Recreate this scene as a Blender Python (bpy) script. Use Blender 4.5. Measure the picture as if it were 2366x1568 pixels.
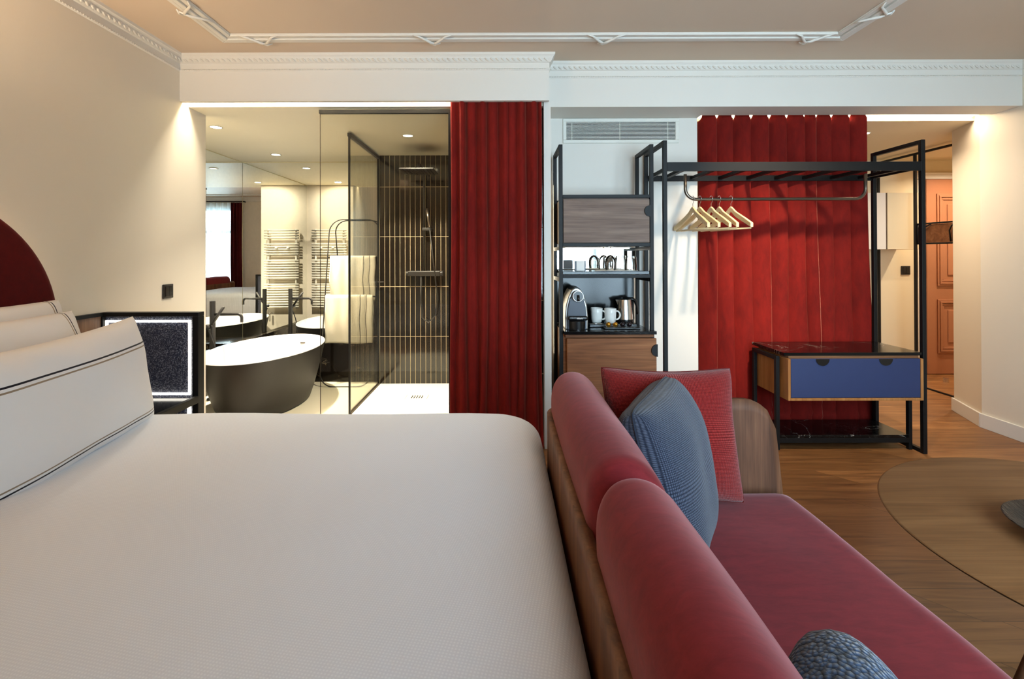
import bpy, bmesh, math, random
from mathutils import Vector, Matrix, noise
random.seed(7)
for o in list(bpy.data.objects): bpy.data.objects.remove(o)
sc = bpy.context.scene
col = sc.collection
R = math.radians

# ------------------------------------------------------------ camera, world, exposure
cam_d = bpy.data.cameras.new('camera'); cam = bpy.data.objects.new('camera', cam_d); col.objects.link(cam)
cam_d.sensor_width = 36; cam_d.lens = 17.0; cam_d.clip_start = 0.02
PITCH = 0.005; ROLL = 0.003
cam.matrix_world = Matrix.Translation((0, 0, 1.25)) @ Matrix.Rotation(math.pi/2 + PITCH, 4, 'X') @ Matrix.Rotation(-ROLL, 4, 'Z')
cam_d.shift_x = 0.0093
cam_d.shift_y = -0.082 - PITCH*17/36
sc.camera = cam
sc.view_settings.view_transform = 'Standard'; sc.view_settings.look = 'None'
sc.view_settings.gamma = 1; sc.view_settings.use_curve_mapping = False
sc.view_settings.exposure = 0.2
w = bpy.data.worlds.new('world'); sc.world = w; w.use_nodes = True
bg = w.node_tree.nodes['Background']; bg.inputs[0].default_value = (0.62, 0.8, 1, 1); bg.inputs[1].default_value = 1.6
sc.cycles.max_bounces = 10; sc.cycles.diffuse_bounces = 5; sc.cycles.glossy_bounces = 6
sc.cycles.transmission_bounces = 6; sc.cycles.transparent_max_bounces = 12
sc.cycles.caustics_reflective = False; sc.cycles.caustics_refractive = False
sc.cycles.sample_clamp_indirect = 4.0
sc.cycles.use_denoising = True

def area(name, loc, size, power, color, direction=(0, 0, -1), size_y=None, spread=None, shape=None, parent=None):
    l = bpy.data.lights.new(name, 'AREA'); l.energy = power; l.color = color
    l.shape = shape or ('RECTANGLE' if size_y else 'SQUARE'); l.size = size
    if size_y: l.size_y = size_y
    if spread: l.spread = R(spread)
    o = bpy.data.objects.new(name, l); col.objects.link(o)
    o.rotation_euler = Vector(direction).to_track_quat('-Z', 'Y').to_euler(); o.location = loc
    if parent: o.parent = parent
    return o
WARM = (1.0, 0.80, 0.58); WARM2 = (1.0, 0.90, 0.72)
# daylight entering through the window behind the camera
area('daylight', (1.4, -0.85, 1.6), 1.9, 305, (0.61, 0.80, 1.0), (0, 1, -0.12), 2.2)

# ------------------------------------------------------------ colour and material helpers
def S(r, g, b):
    f = lambda c: (c/255/12.92) if c/255 <= 0.04045 else ((c/255+0.055)/1.055)**2.4
    return (f(r), f(g), f(b), 1)
class NT:
    def __init__(s, name):
        s.m = bpy.data.materials.new(name); s.m.use_nodes = True; s.t = s.m.node_tree; s.n = s.t.nodes
        s.b = s.n['Principled BSDF']
    def new(s, t, **k):
        n = s.n.new(t)
        for a, v in k.items(): setattr(n, a, v)
        return n
    def link(s, a, b): s.t.links.new(a, b)
    def math(s, op, a, b=None, c=None):
        n = s.new('ShaderNodeMath', operation=op)
        for i, v in enumerate((a, b, c)):
            if v is None: continue
            if isinstance(v, (int, float)): n.inputs[i].default_value = v
            else: s.link(v, n.inputs[i])
        return n.outputs[0]
    def coord(s, scale=(1, 1, 1), which='Object', rot=(0, 0, 0)):
        tc = s.new('ShaderNodeTexCoord'); mp = s.new('ShaderNodeMapping'); mp.inputs['Scale'].default_value = scale
        mp.inputs['Rotation'].default_value = rot
        s.link(tc.outputs[which], mp.inputs['Vector']); return mp.outputs[0]
    def noise(s, vec, scale, detail=3, rough=0.5, dist=0):
        n = s.new('ShaderNodeTexNoise'); n.inputs['Scale'].default_value = scale; n.inputs['Detail'].default_value = detail
        n.inputs['Roughness'].default_value = rough; n.inputs['Distortion'].default_value = dist
        s.link(vec, n.inputs['Vector']); return n.outputs['Fac']
    def ramp(s, fac, stops):
        n = s.new('ShaderNodeValToRGB'); e = n.color_ramp.elements
        e[0].position, e[0].color = stops[0]; e[1].position, e[1].color = stops[-1]
        for p, c in stops[1:-1]:
            x = e.new(p); x.color = c
        s.link(fac, n.inputs[0]); return n.outputs[0]
    def mix(s, fac, a, b, mode='MIX'):
        n = s.new('ShaderNodeMix', data_type='RGBA', blend_type=mode)
        for i, v in ((0, fac), (6, a), (7, b)):
            if isinstance(v, (int, float, tuple)): n.inputs[i].default_value = v
            else: s.link(v, n.inputs[i])
        return n.outputs[2]
    def bump(s, h, strength, dist=0.01):
        n = s.new('ShaderNodeBump'); n.inputs['Strength'].default_value = strength; n.inputs['Distance'].default_value = dist
        s.link(h, n.inputs['Height']); s.link(n.outputs[0], s.b.inputs['Normal'])
    def set(s, **k):
        mp = dict(rough='Roughness', metal='Metallic', spec='Specular IOR Level', coat='Coat Weight', sheen='Sheen Weight', sheenr='Sheen Roughness', trans='Transmission Weight', ior='IOR', estr='Emission Strength', coatr='Coat Roughness')
        for a, v in k.items():
            if a == 'base': s.b.inputs['Base Color'].default_value = v
            elif a == 'ecol': s.b.inputs['Emission Color'].default_value = v
            elif a == 'sheent': s.b.inputs['Sheen Tint'].default_value = v
            else: s.b.inputs[mp[a]].default_value = v
        return s
    def col(s, o): s.link(o, s.b.inputs['Base Color'])

def paint(name, c, rough=0.6, var=0.03):
    t = NT(name).set(base=c, rough=rough); v = t.coord()
    n = t.noise(v, 3, 2); a = tuple(x*(1-var) for x in c[:3])+(1,); t.col(t.mix(n, a, c))
    t.bump(t.noise(v, 160, 2), 0.06, 0.002); return t.m
def plain(name, c, rough=0.4, metal=0, spec=0.5, coat=0):
    t = NT(name).set(base=c, rough=rough, metal=metal, spec=spec, coat=coat)
    n = t.noise(t.coord(), 40, 2); t.col(t.mix(n, tuple(x*.93 for x in c[:3])+(1,), c)); return t.m
def emit(name, c, strength):
    t = NT(name).set(base=(0.8, 0.8, 0.8, 1), ecol=c, estr=strength); return t.m
def wood(name, c1, c2, c3, axis='x', scale=1.0, rough=0.45, rot=(0, 0, 0), fine=0.5):
    t = NT(name).set(rough=rough, spec=0.22)
    st = {'x': (1.2, 16, 16), 'y': (16, 1.2, 16), 'z': (16, 16, 1.2)}[axis]
    v = t.coord(tuple(q*scale for q in st), rot=rot)
    big = t.noise(v, 1.0, 4, 0.6, 0.6)
    base = t.ramp(big, [(0.25, c1), (0.5, c2), (0.75, c3)])
    st2 = {'x': (3, 150, 150), 'y': (150, 3, 150), 'z': (150, 150, 3)}[axis]
    g = t.noise(t.coord(tuple(q*scale for q in st2), rot=rot), 1.2, 2)
    gr = t.ramp(g, [(0.35, (0.62, 0.62, 0.62, 1)), (0.62, (1.08, 1.08, 1.08, 1))])
    t.col(t.mix(fine, base, gr, 'MULTIPLY')); t.bump(g, 0.15, 0.002); return t.m
def velvet(name, c, dark, sheen=0.6, streak=(6, 6, 6), sheent=(1, .6, .6, 1), nscale=5):
    t = NT(name).set(rough=0.85, sheen=sheen, sheenr=0.35, sheent=sheent, spec=0.15)
    v = t.coord(streak); n = t.noise(v, nscale, 6, 0.7, 0.5); n2 = t.noise(t.coord(), 2.5, 2); n3 = t.math('ADD', t.math('MULTIPLY', n, 0.6), t.math('MULTIPLY', n2, 0.4))
    t.col(t.ramp(n3, [(0.3, dark), (0.65, c)])); t.bump(n, 0.08, 0.003); return t.m
def fabric(name, c, dark, sc_=350, bumpy=0.6, kind='weave', sheen=0.2):
    t = NT(name).set(rough=0.9, sheen=sheen, spec=0.1)
    v = t.coord(which='UV')
    if kind == 'weave':
        wv = t.new('ShaderNodeTexWave', wave_type='BANDS', bands_direction='X'); wv.inputs['Scale'].default_value = sc_
        wv2 = t.new('ShaderNodeTexWave', wave_type='BANDS', bands_direction='Y'); wv2.inputs['Scale'].default_value = sc_
        t.link(v, wv.inputs[0]); t.link(v, wv2.inputs[0])
        h = t.math('MULTIPLY', wv.outputs['Fac'], wv2.outputs['Fac'])
        n = t.noise(v, sc_*3, 2); h = t.math('ADD', h, t.math('MULTIPLY', n, 0.5))
    else:
        vo = t.new('ShaderNodeTexVoronoi'); vo.inputs['Scale'].default_value = sc_
        v = t.coord(); t.link(v, vo.inputs['Vector']); h = t.math('SUBTRACT', 1.0, vo.outputs['Distance'])
    t.col(t.ramp(h, [(0.2, dark), (0.8, c)])); t.bump(h, bumpy, 0.003); return t.m
def marble(name, base, vein, scale=3.0, rough=0.08, width=0.015, amount=1.0):
    t = NT(name).set(rough=rough, spec=0.3)
    v = t.coord((1, 1, 1)); n = t.noise(v, scale, 6, 0.6, 1.2)
    r = t.math('ABSOLUTE', t.math('SUBTRACT', n, 0.5))
    f = t.ramp(r, [(0.0, (amount,)*3+(1,)), (width, (0, 0, 0, 1))])
    n2 = t.noise(v, scale*0.9, 2); m2 = t.ramp(n2, [(0.5, (0, 0, 0, 1)), (0.68, (1, 1, 1, 1))])
    sp = t.noise(v, scale*7, 5, .7, 2.0); r2 = t.math('ABSOLUTE', t.math('SUBTRACT', sp, 0.52))
    f2 = t.ramp(r2, [(0.0, (.35,)*3+(1,)), (width*.6, (0, 0, 0, 1))])
    fac = t.math('MULTIPLY', t.math('ADD', f, f2), m2)
    t.col(t.mix(fac, base, vein)); return t.m
def thin_glass(name, tint, refl=0.7):
    t = NT(name); t.n.remove(t.b)
    tr = t.new('ShaderNodeBsdfTransparent'); tr.inputs[0].default_value = tint
    gl = t.new('ShaderNodeBsdfGlossy'); gl.inputs['Roughness'].default_value = 0.0; gl.inputs[0].default_value = (1, 1, 1, 1)
    fr = t.new('ShaderNodeFresnel'); fr.inputs[0].default_value = 1.45
    mx = t.new('ShaderNodeMixShader'); t.link(t.math('MULTIPLY', fr.outputs[0], refl), mx.inputs[0]); t.link(tr.outputs[0], mx.inputs[1]); t.link(gl.outputs[0], mx.inputs[2])
    t.link(mx.outputs[0], t.n['Material Output'].inputs[0]); return t.m

M = {}
M['wall'] = paint('wall_paint', S(226, 216, 198))
M['white'] = paint('white_paint', S(223, 218, 209))
M['ceiling'] = paint('ceiling_paint', S(208, 188, 166))
M['hall'] = paint('hall_paint', S(220, 206, 174))
M['bath'] = paint('bath_paint', S(240, 226, 180), 0.5)
M['bathfloor'] = paint('bath_floor', S(236, 228, 206), 0.45)
M['tray'] = paint('shower_tray_stone', S(244, 240, 226), 0.4)
M['black'] = plain('black_metal', S(15, 15, 16), 0.5, 0, 0.25)
M['bronze'] = plain('bronze_metal', S(120, 108, 96), 0.3, 0.9)
M['blackmatte'] = plain('black_matte', S(30, 26, 23), 0.5)
M['mirror'] = plain('mirror_glass', (0.93, 0.94, 0.90, 1), 0.0, 1.0)
M['glass'] = thin_glass('clear_glass', (0.97, 0.98, 0.96, 1))
M['tinted'] = thin_glass('shower_glass', (0.955, 0.95, 0.91, 1), 0.5)
M['chrome'] = plain('chrome', (0.85, 0.85, 0.85, 1), 0.12, 1.0)
M['steel'] = plain('brushed_steel', (0.72, 0.69, 0.65, 1), 0.25, 1.0)
M['duvet'] = None
M['walnut'] = wood('walnut', S(92, 66, 50), S(128, 96, 74), S(158, 124, 98), 'z', 0.9)
M['walnut_x'] = wood('walnut_grain_across', S(92, 56, 35), S(130, 84, 53), S(158, 108, 72), 'x', 0.9, 0.6)
M['walnut_grey'] = wood('walnut_grey', S(98, 80, 71), S(128, 109, 98), S(150, 129, 116), 'x', 0.9, 0.6)
M['oak'] = wood('light_oak', S(132, 84, 44), S(160, 108, 60), S(178, 126, 76), 'z', 1.2)
M['sofawood'] = wood('sofa_walnut', S(62, 36, 23), S(100, 65, 45), S(132, 92, 66), 'z', 1.0, 0.6)
M['tablewood'] = wood('table_oak', S(102, 68, 38), S(116, 80, 47), S(128, 91, 56), 'x', 1.0, 0.65, fine=0.35)
M['tableedge'] = wood('table_edge', S(50, 32, 20), S(66, 44, 27), S(80, 54, 34), 'x', 1.0, 0.4)
M['hanger'] = wood('hanger_beech', S(222, 190, 138), S(236, 206, 156), S(244, 220, 176), 'x', 1.0, 0.4, fine=0.15)
M['redvelvet'] = velvet('curtain_velvet', S(127, 24, 17), S(88, 14, 10), 0.6, (5, 5, 1.6), (1, .45, .3, 1))
M['sofavelvet'] = velvet('sofa_velvet', S(118, 33, 38), S(88, 22, 27), 0.42, (3, 9, 9), (1, .62, .64, 1), 5)
M['headvelvet'] = velvet('headboard_velvet', S(84, 12, 14), S(66, 8, 10), 0.15, (6, 6, 6), (1, .4, .4, 1))
M['burgundy'] = velvet('burgundy_drape', S(84, 18, 24), S(46, 8, 12), 0.2)
M['redfabric'] = fabric('red_weave', S(150, 33, 28), S(78, 9, 9), 30, 0.6)
M['bluefabric'] = fabric('blue_weave', S(74, 80, 97), S(24, 28, 41), 30, 0.6)
M['bluetweed'] = fabric('blue_boucle', S(54, 74, 104), S(8, 12, 24), 170, 0.9, 'boucle', 0.3)
M['blackmarble'] = marble('black_marble', S(11, 11, 12), S(200, 195, 185), 1.6, 0.13, 0.003, .9)
M['bathmarble'] = marble('bath_marble', S(20, 16, 13), S(205, 185, 150), 6.0, 0.12, 0.010, .9)
M['bluelacquer'] = plain('blue_lacquer', S(32, 47, 88), 0.55)
M['tubwhite'] = plain('tub_white', S(250, 246, 240), 0.3)
M['radiator'] = plain('radiator_white', S(250, 246, 234), 0.3)
M['terracotta'] = plain('terracotta_paint', S(172, 116, 84), 0.4)
M['cup'] = plain('cup_white', S(240, 238, 232), 0.2)
M['grille'] = plain('grille_paint', S(226, 224, 214), 0.45)
M['dark'] = plain('dark_void', S(10, 10, 10), 0.9)
M['plasticgrey'] = plain('blue_grey_plastic', S(62, 68, 82), 0.4)
M['plasticblack'] = plain('black_plastic', S(16, 15, 15), 0.25)
M['silver'] = plain('silver_plastic', S(170, 165, 158), 0.3, 0.7)
M['gold'] = plain('gold_foil', S(214, 150, 50), 0.3, 0.8)
M['darkfoil'] = plain('dark_foil', S(60, 50, 52), 0.3, 0.8)
M['terry'] = fabric('towel_terry', S(240, 232, 212), S(205, 196, 176), 120, 0.5, 'boucle')
M['led'] = emit('led_strip', (1.0, 0.90, 0.72, 1), 14)
M['ledhall'] = emit('led_hall', (1.0, 0.80, 0.52, 1), 9)
M['ledcool'] = emit('led_cool', (1.0, 0.94, 0.82, 1), 3.2)
M['lamp'] = emit('downlight_glow', (1.0, 0.88, 0.62, 1), 12)
M['paper'] = plain('paper', S(232, 228, 222), 0.7)
def mk_towel():
    t = NT('towel_striped').set(rough=0.95, sheen=0.3)
    uv = t.new('ShaderNodeTexCoord').outputs['UV']; sx = t.new('ShaderNodeSeparateXYZ'); t.link(uv, sx.inputs[0])
    l1 = t.math('LESS_THAN', t.math('ABSOLUTE', t.math('SUBTRACT', sx.outputs[0], 0.735)), 0.010)
    l2 = t.math('LESS_THAN', t.math('ABSOLUTE', t.math('SUBTRACT', sx.outputs[0], 0.86)), 0.010)
    f = t.math('MAXIMUM', l1, l2)
    t.col(t.mix(f, S(238, 230, 212), S(30, 30, 38)))
    t.bump(t.noise(t.coord(), 220, 3), 0.5, 0.003); return t.m
M['towel'] = mk_towel()
def mk_case(name, ins_u, ins_v, ins_b, gap=0.018, base=S(238, 237, 237)):
    # pillow case with a black and a tan line set in from its edge (part of the weave)
    t = NT(name).set(rough=0.9, sheen=0.2, spec=0.1)
    uv = t.new('ShaderNodeTexCoord').outputs['UV']; sx = t.new('ShaderNodeSeparateXYZ'); t.link(uv, sx.inputs[0])
    du = t.math('SUBTRACT', t.math('SUBTRACT', 0.5, t.math('ABSOLUTE', t.math('SUBTRACT', sx.outputs[0], 0.5))), ins_u)
    dt = t.math('SUBTRACT', t.math('SUBTRACT', 1.0, sx.outputs[1]), ins_v); db = t.math('SUBTRACT', sx.outputs[1], ins_b)
    du = t.math('MULTIPLY', du, 1.55)
    d = t.math('MINIMUM', du, t.math('MINIMUM', dt, db))
    l1 = t.math('LESS_THAN', t.math('ABSOLUTE', d), 0.0075)
    l2 = t.math('LESS_THAN', t.math('ABSOLUTE', t.math('SUBTRACT', d, gap*2)), 0.0065)
    c = t.mix(l1, base, S(26, 26, 36)); c = t.mix(l2, c, S(150, 132, 112)); t.col(c)
    w = t.noise(t.coord((1, 1, 1)), 14, 2); t.bump(t.math('ADD', w, t.math('MULTIPLY', t.noise(t.coord(), 420, 1), 0.05)), 0.25, 0.006); return t.m
M['case_big'] = mk_case('pillow_case', 0.045, 0.27, 0.13)
M['case_back'] = mk_case('pillow_case_back', 0.10, -0.5, -0.5)
def mk_duvet():
    t = NT('duvet_cotton').set(base=S(229, 229, 231), rough=0.9, sheen=0.15, spec=0.1)
    v = t.coord((1, 1, 1), rot=(0, 0, R(12)))
    w1 = t.new('ShaderNodeTexWave', wave_type='BANDS', bands_direction='X'); w1.inputs['Scale'].default_value = 55
    w2 = t.new('ShaderNodeTexWave', wave_type='BANDS', bands_direction='Y'); w2.inputs['Scale'].default_value = 55
    t.link(v, w1.inputs[0]); t.link(v, w2.inputs[0])
    h = t.math('MULTIPLY', w1.outputs['Fac'], w2.outputs['Fac'])
    t.col(t.mix(h, S(220, 226, 238), S(234, 240, 250))); t.bump(h, 0.12, 0.002); return t.m
M['duvet'] = mk_duvet()
def mk_floor():
    t = NT('oak_floor').set(rough=0.42)
    tc = t.new('ShaderNodeTexCoord').outputs['Object']; s = t.new('ShaderNodeSeparateXYZ'); t.link(tc, s.inputs[0])
    W = 0.165; L = 1.25
    ry = t.math('DIVIDE', s.outputs[1], W); row = t.math('FLOOR', ry); fy = t.math('FRACT', ry)
    rnd = t.new('ShaderNodeTexWhiteNoise', noise_dimensions='1D'); t.link(row, rnd.inputs['W'])
    x = t.math('ADD', t.math('ADD', s.outputs[0], t.math('MULTIPLY', rnd.outputs['Value'], L)), t.math('MULTIPLY', fy, W))
    rx = t.math('DIVIDE', x, L); cx = t.math('FLOOR', rx); fx = t.math('FRACT', rx)
    idv = t.new('ShaderNodeCombineXYZ'); t.link(row, idv.inputs[0]); t.link(cx, idv.inputs[1])
    r2 = t.new('ShaderNodeTexWhiteNoise', noise_dimensions='3D'); t.link(idv.outputs[0], r2.inputs['Vector'])
    off = t.new('ShaderNodeVectorMath', operation='ADD'); t.link(tc, off.inputs[0])
    scv = t.new('ShaderNodeVectorMath', operation='SCALE'); t.link(r2.outputs['Color'], scv.inputs[0]); scv.inputs['Scale'].default_value = 20; t.link(scv.outputs[0], off.inputs[1])
    mp = t.new('ShaderNodeMapping'); mp.inputs['Scale'].default_value = (1.2, 14, 1); t.link(off.outputs[0], mp.inputs[0])
    n = t.noise(mp.outputs[0], 1.6, 5, 0.6, 1.0)
    c = t.ramp(n, [(0.25, S(98, 62, 34)), (0.5, S(138, 94, 54)), (0.72, S(160, 114, 70))])
    tint = t.ramp(r2.outputs['Value'], [(0, (0.74, 0.72, 0.70, 1)), (1, (1.12, 1.1, 1.08, 1))])
    c = t.mix(1.0, c, tint, 'MULTIPLY')
    e1 = t.math('LESS_THAN', fy, 0.012); e2 = t.math('LESS_THAN', fx, 0.0022)
    c = t.mix(t.math('MAXIMUM', e1, e2), c, S(70, 44, 24)); t.col(c); t.bump(n, 0.08, 0.002); return t.m
M['floor'] = mk_floor()
def mk_tile():
    t = NT('black_finger_tile').set(rough=0.09, spec=0.6)
    tc = t.new('ShaderNodeTexCoord').outputs['Object']; s = t.new('ShaderNodeSeparateXYZ'); t.link(tc, s.inputs[0])
    px = t.math('DIVIDE', t.math('ADD', t.math('ADD', s.outputs[0], s.outputs[1]), 1.142-4.69+0.0495*100), 0.0495)
    pz = t.math('DIVIDE', t.math('ADD', s.outputs[2], -0.469+0.483*4), 0.483)
    gx = t.math('LESS_THAN', t.math('ABSOLUTE', t.math('SUBTRACT', t.math('FRACT', t.math('ADD', px, 0.5)), 0.5)), 0.042)
    gz = t.math('LESS_THAN', t.math('ABSOLUTE', t.math('SUBTRACT', t.math('FRACT', t.math('ADD', pz, 0.5)), 0.5)), 0.0055)
    g = t.math('MAXIMUM', gx, gz)
    n = t.noise(t.coord(), 9, 3)
    t.col(t.mix(g, t.mix(n, S(14, 11, 10), S(30, 23, 18)), S(176, 158, 124)))
    ro = t.new('ShaderNodeMix', data_type='FLOAT'); t.link(g, ro.inputs[0]); ro.inputs[2].default_value = 0.09; ro.inputs[3].default_value = 0.8
    t.link(ro.outputs[0], t.b.inputs['Roughness'])
    t.bump(t.math('SUBTRACT', t.math('MULTIPLY', n, 0.2), g), 0.1, 0.003); return t.m
M['tile'] = mk_tile()
def mk_litglass():
    t = NT('hammered_navy_glass').set(base=S(40, 46, 66), rough=0.3, spec=0.5)
    v = t.coord(); n = t.noise(v, 220, 2); n2 = t.noise(v, 60, 2)
    t.col(t.ramp(n, [(0.48, S(30, 36, 58)), (0.72, S(130, 134, 148))])); t.bump(t.math('ADD', n, n2), 0.8, 0.004); return t.m  # pale speckle paints the border light's glints into the glass colour
M['litglass'] = mk_litglass()
def mk_bowl():
    t = NT('black_ribbed_ceramic').set(base=S(26, 22, 20), rough=0.4); v = t.coord((60, 12, 12)); n = t.noise(v, 2, 2, .5, 1)
    t.bump(n, 0.9, 0.01); return t.m
M['bowl'] = mk_bowl()
def mk_sheer():
    t = NT('sheer_voile'); t.n.remove(t.b)
    tr = t.new('ShaderNodeBsdfTransparent'); tr.inputs[0].default_value = (0.95, 0.97, 0.97, 1)
    tl = t.new('ShaderNodeBsdfTranslucent'); tl.inputs[0].default_value = (0.85, 0.88, 0.88, 1)
    n = t.noise(t.coord((60, 1, 1)), 1, 2); f = t.ramp(n, [(0.3, (.30,)*3+(1,)), (0.7, (.5,)*3+(1,))])
    mx = t.new('ShaderNodeMixShader'); t.link(f, mx.inputs[0]); t.link(tr.outputs[0], mx.inputs[1]); t.link(tl.outputs[0], mx.inputs[2])
    t.link(mx.outputs[0], t.n['Material Output'].inputs[0]); return t.m
M['sheer'] = mk_sheer()

# ------------------------------------------------------------ mesh helpers
class MB:
    def __init__(s): s.v = []; s.f = []; s.uv = {}
    def add(s, vs, fs, mat=None):
        o = len(s.v)
        s.v += [tuple(mat @ Vector(p)) if mat else tuple(p) for p in vs]
        s.f += [tuple(i+o for i in f) for f in fs]; return s
    def box(s, x0, x1, y0, y1, z0, z1, mat=None):
        vs = [(x, y, z) for z in (z0, z1) for y in (y0, y1) for x in (x0, x1)]
        return s.add(vs, [(0, 2, 3, 1), (4, 5, 7, 6), (0, 1, 5, 4), (2, 6, 7, 3), (1, 3, 7, 5), (0, 4, 6, 2)], mat)
    def prism(s, pts, a, b, axis='z', mat=None):
        n = len(pts)
        def P(p, h): return {'z': (p[0], p[1], h), 'y': (p[0], h, p[1]), 'x': (h, p[0], p[1])}[axis]
        vs = [P(p, a) for p in pts]+[P(p, b) for p in pts]
        fs = [tuple(range(n-1, -1, -1)), tuple(range(n, 2*n))]+[(i, (i+1) % n, n+(i+1) % n, n+i) for i in range(n)]
        return s.add(vs, fs, mat)
    def tube(s, path, r, n=10, closed=False, mat=None):
        path = [Vector(p) for p in path]; m = len(path); rs = r if isinstance(r, (list, tuple)) else [r]*m
        vs = []; fs = []; up = None
        for i, p in enumerate(path):
            if closed: t = (path[(i+1) % m]-path[i-1])
            else: t = path[min(i+1, m-1)]-path[max(i-1, 0)]
            t.normalize()
            if up is None:
                up = Vector((0, 0, 1)) if abs(t.z) < 0.9 else Vector((1, 0, 0))
            a = t.cross(up)
            if a.length < 1e-6: a = t.cross(Vector((0, 1, 0)))
            a.normalize(); b = t.cross(a).normalized(); up = -b if up.dot(b) < 0 else b
            for k in range(n):
                q = 2*math.pi*k/n; vs.append(p+(a*math.cos(q)+up*math.sin(q))*rs[i])
        for i in range(m if closed else m-1):
            j = (i+1) % m
            for k in range(n):
                fs.append((i*n+k, i*n+(k+1) % n, j*n+(k+1) % n, j*n+k))
        if not closed: fs += [tuple(range(n)), tuple(range((m-1)*n, m*n))]
        return s.add(vs, fs, mat)
    def cyl(s, c, r, h, axis='z', n=24, r2=None, mat=None):
        d = {'x': (1, 0, 0), 'y': (0, 1, 0), 'z': (0, 0, 1)}[axis]; c = Vector(c)
        return s.tube([c, c+Vector(d)*h], [r, r if r2 is None else r2], n, mat=mat)
    def lathe(s, prof, n=32, c=(0, 0, 0), sx=1, sy=1, mat=None, closed=True):
        vs = []; fs = []; m = len(prof)
        for r, z in prof:
            for k in range(n):
                q = 2*math.pi*k/n; vs.append((c[0]+r*sx*math.cos(q), c[1]+r*sy*math.sin(q), c[2]+z))
        for i in range(m-1):
            for k in range(n): fs.append((i*n+k, i*n+(k+1) % n, (i+1)*n+(k+1) % n, (i+1)*n+k))
        if closed: fs += [tuple(range(n)), tuple(range((m-1)*n, m*n))]
        return s.add(vs, fs, mat)
    def grid(s, fn, nu, nv, closed_u=False, flip=False):
        vs = []; o = len(s.v); fs = []
        for j in range(nv+1):
            for i in range(nu if closed_u else nu+1):
                vs.append(tuple(fn(i/nu, j/nv)))
        w = nu if closed_u else nu+1
        for j in range(nv):
            for i in range(nu):
                a = j*w+i; b = j*w+(i+1) % w if closed_u else j*w+i+1
                f = (a, b, b+w, a+w) ; fs.append(f[::-1] if flip else f)
        s.v += vs; s.f += [tuple(q+o for q in f) for f in fs]
        for j in range(nv+1):
            for i in range(w): s.uv[o+j*w+i] = (i/nu, j/nv)
        return s
    def build(s, name, mat, parent=None, smooth=False, bevel=0, segs=2, recalc=True, solidify=0, subsurf=0, angle=None):
        me = bpy.data.meshes.new(name); me.from_pydata(s.v, [], s.f)
        if s.uv:
            ul = me.uv_layers.new(name='UVMap')
            for lp in me.loops: ul.data[lp.index].uv = s.uv.get(lp.vertex_index, (0, 0))
        if recalc:
            bm = bmesh.new(); bm.from_mesh(me); bmesh.ops.recalc_face_normals(bm, faces=bm.faces); bm.to_mesh(me); bm.free()
        if smooth:
            for p in me.polygons: p.use_smooth = True
        me.materials.append(mat)
        o = bpy.data.objects.new(name, me); col.objects.link(o)
        if parent: o.parent = parent
        if solidify:
            m = o.modifiers.new('solid', 'SOLIDIFY'); m.thickness = solidify; m.offset = 0
        if bevel:
            m = o.modifiers.new('bevel', 'BEVEL'); m.width = bevel; m.segments = segs; m.limit_method = 'ANGLE'; m.angle_limit = R(40)
        if subsurf:
            m = o.modifiers.new('sub', 'SUBSURF'); m.levels = subsurf; m.render_levels = subsurf
        if angle:
            m2 = me
            try: me.set_sharp_from_angle(angle=R(angle))
            except Exception: pass
        return o
def tag(o, label=None, cat=None, group=None, kind=None):
    if label: o['label'] = label
    if cat: o['category'] = cat
    if group: o['group'] = group
    if kind: o['kind'] = kind
    return o
def empty(name, loc=(0, 0, 0), rz=0):
    o = bpy.data.objects.new(name, None); o.empty_display_size = 0.1; col.objects.link(o); o.location = loc; o.rotation_euler = (0, 0, rz); return o
def struct(o): o['kind'] = 'structure'; return o
def copy_tree(o, parent=None):
    c = o.copy(); col.objects.link(c); c.parent = parent
    for ch in list(o.children): copy_tree(ch, c)
    return c
def Box(name, mat, x0, x1, y0, y1, z0, z1, parent=None, bevel=0):
    return MB().box(x0, x1, y0, y1, z0, z1).build(name, mat, parent, bevel=bevel)
def rbox(x0, x1, y0, y1, z0, z1, r, n=24, disp=None, name='part', mat=None, parent=None):
    # rounded box from a dense cube
    bm = bmesh.new(); bmesh.ops.create_cube(bm, size=2); bmesh.ops.subdivide_edges(bm, edges=bm.edges[:], cuts=n, use_grid_fill=True)
    c = Vector(((x0+x1)/2, (y0+y1)/2, (z0+z1)/2)); h = Vector(((x1-x0)/2, (y1-y0)/2, (z1-z0)/2))
    inner = Vector((max(h.x-r, 0), max(h.y-r, 0), max(h.z-r, 0)))
    for v in bm.verts:
        # concentrate samples near the edges
        q = Vector([math.copysign(abs(t)**0.7, t) for t in v.co]); p = Vector((q.x*h.x, q.y*h.y, q.z*h.z))
        k = Vector((max(-inner.x, min(inner.x, p.x)), max(-inner.y, min(inner.y, p.y)), max(-inner.z, min(inner.z, p.z))))
        d = p-k
        if d.length > 1e-9: d = d.normalized()*r
        nn = d.normalized() if d.length > 1e-9 else Vector((0, 0, 0))
        p = c+k+d
        if disp: p = p+disp(p, nn)
        v.co = p
    me = bpy.data.meshes.new(name); bmesh.ops.recalc_face_normals(bm, faces=bm.faces); bm.to_mesh(me); bm.free()
    for p in me.polygons: p.use_smooth = True
    if mat: me.materials.append(mat)
    o = bpy.data.objects.new(name, me); col.objects.link(o)
    if parent: o.parent = parent
    return o
def arc(cx, cy, r, a0, a1, n=8):
    return [(cx+r*math.cos(R(a0+(a1-a0)*i/n)), cy+r*math.sin(R(a0+(a1-a0)*i/n))) for i in range(n+1)]

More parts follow.
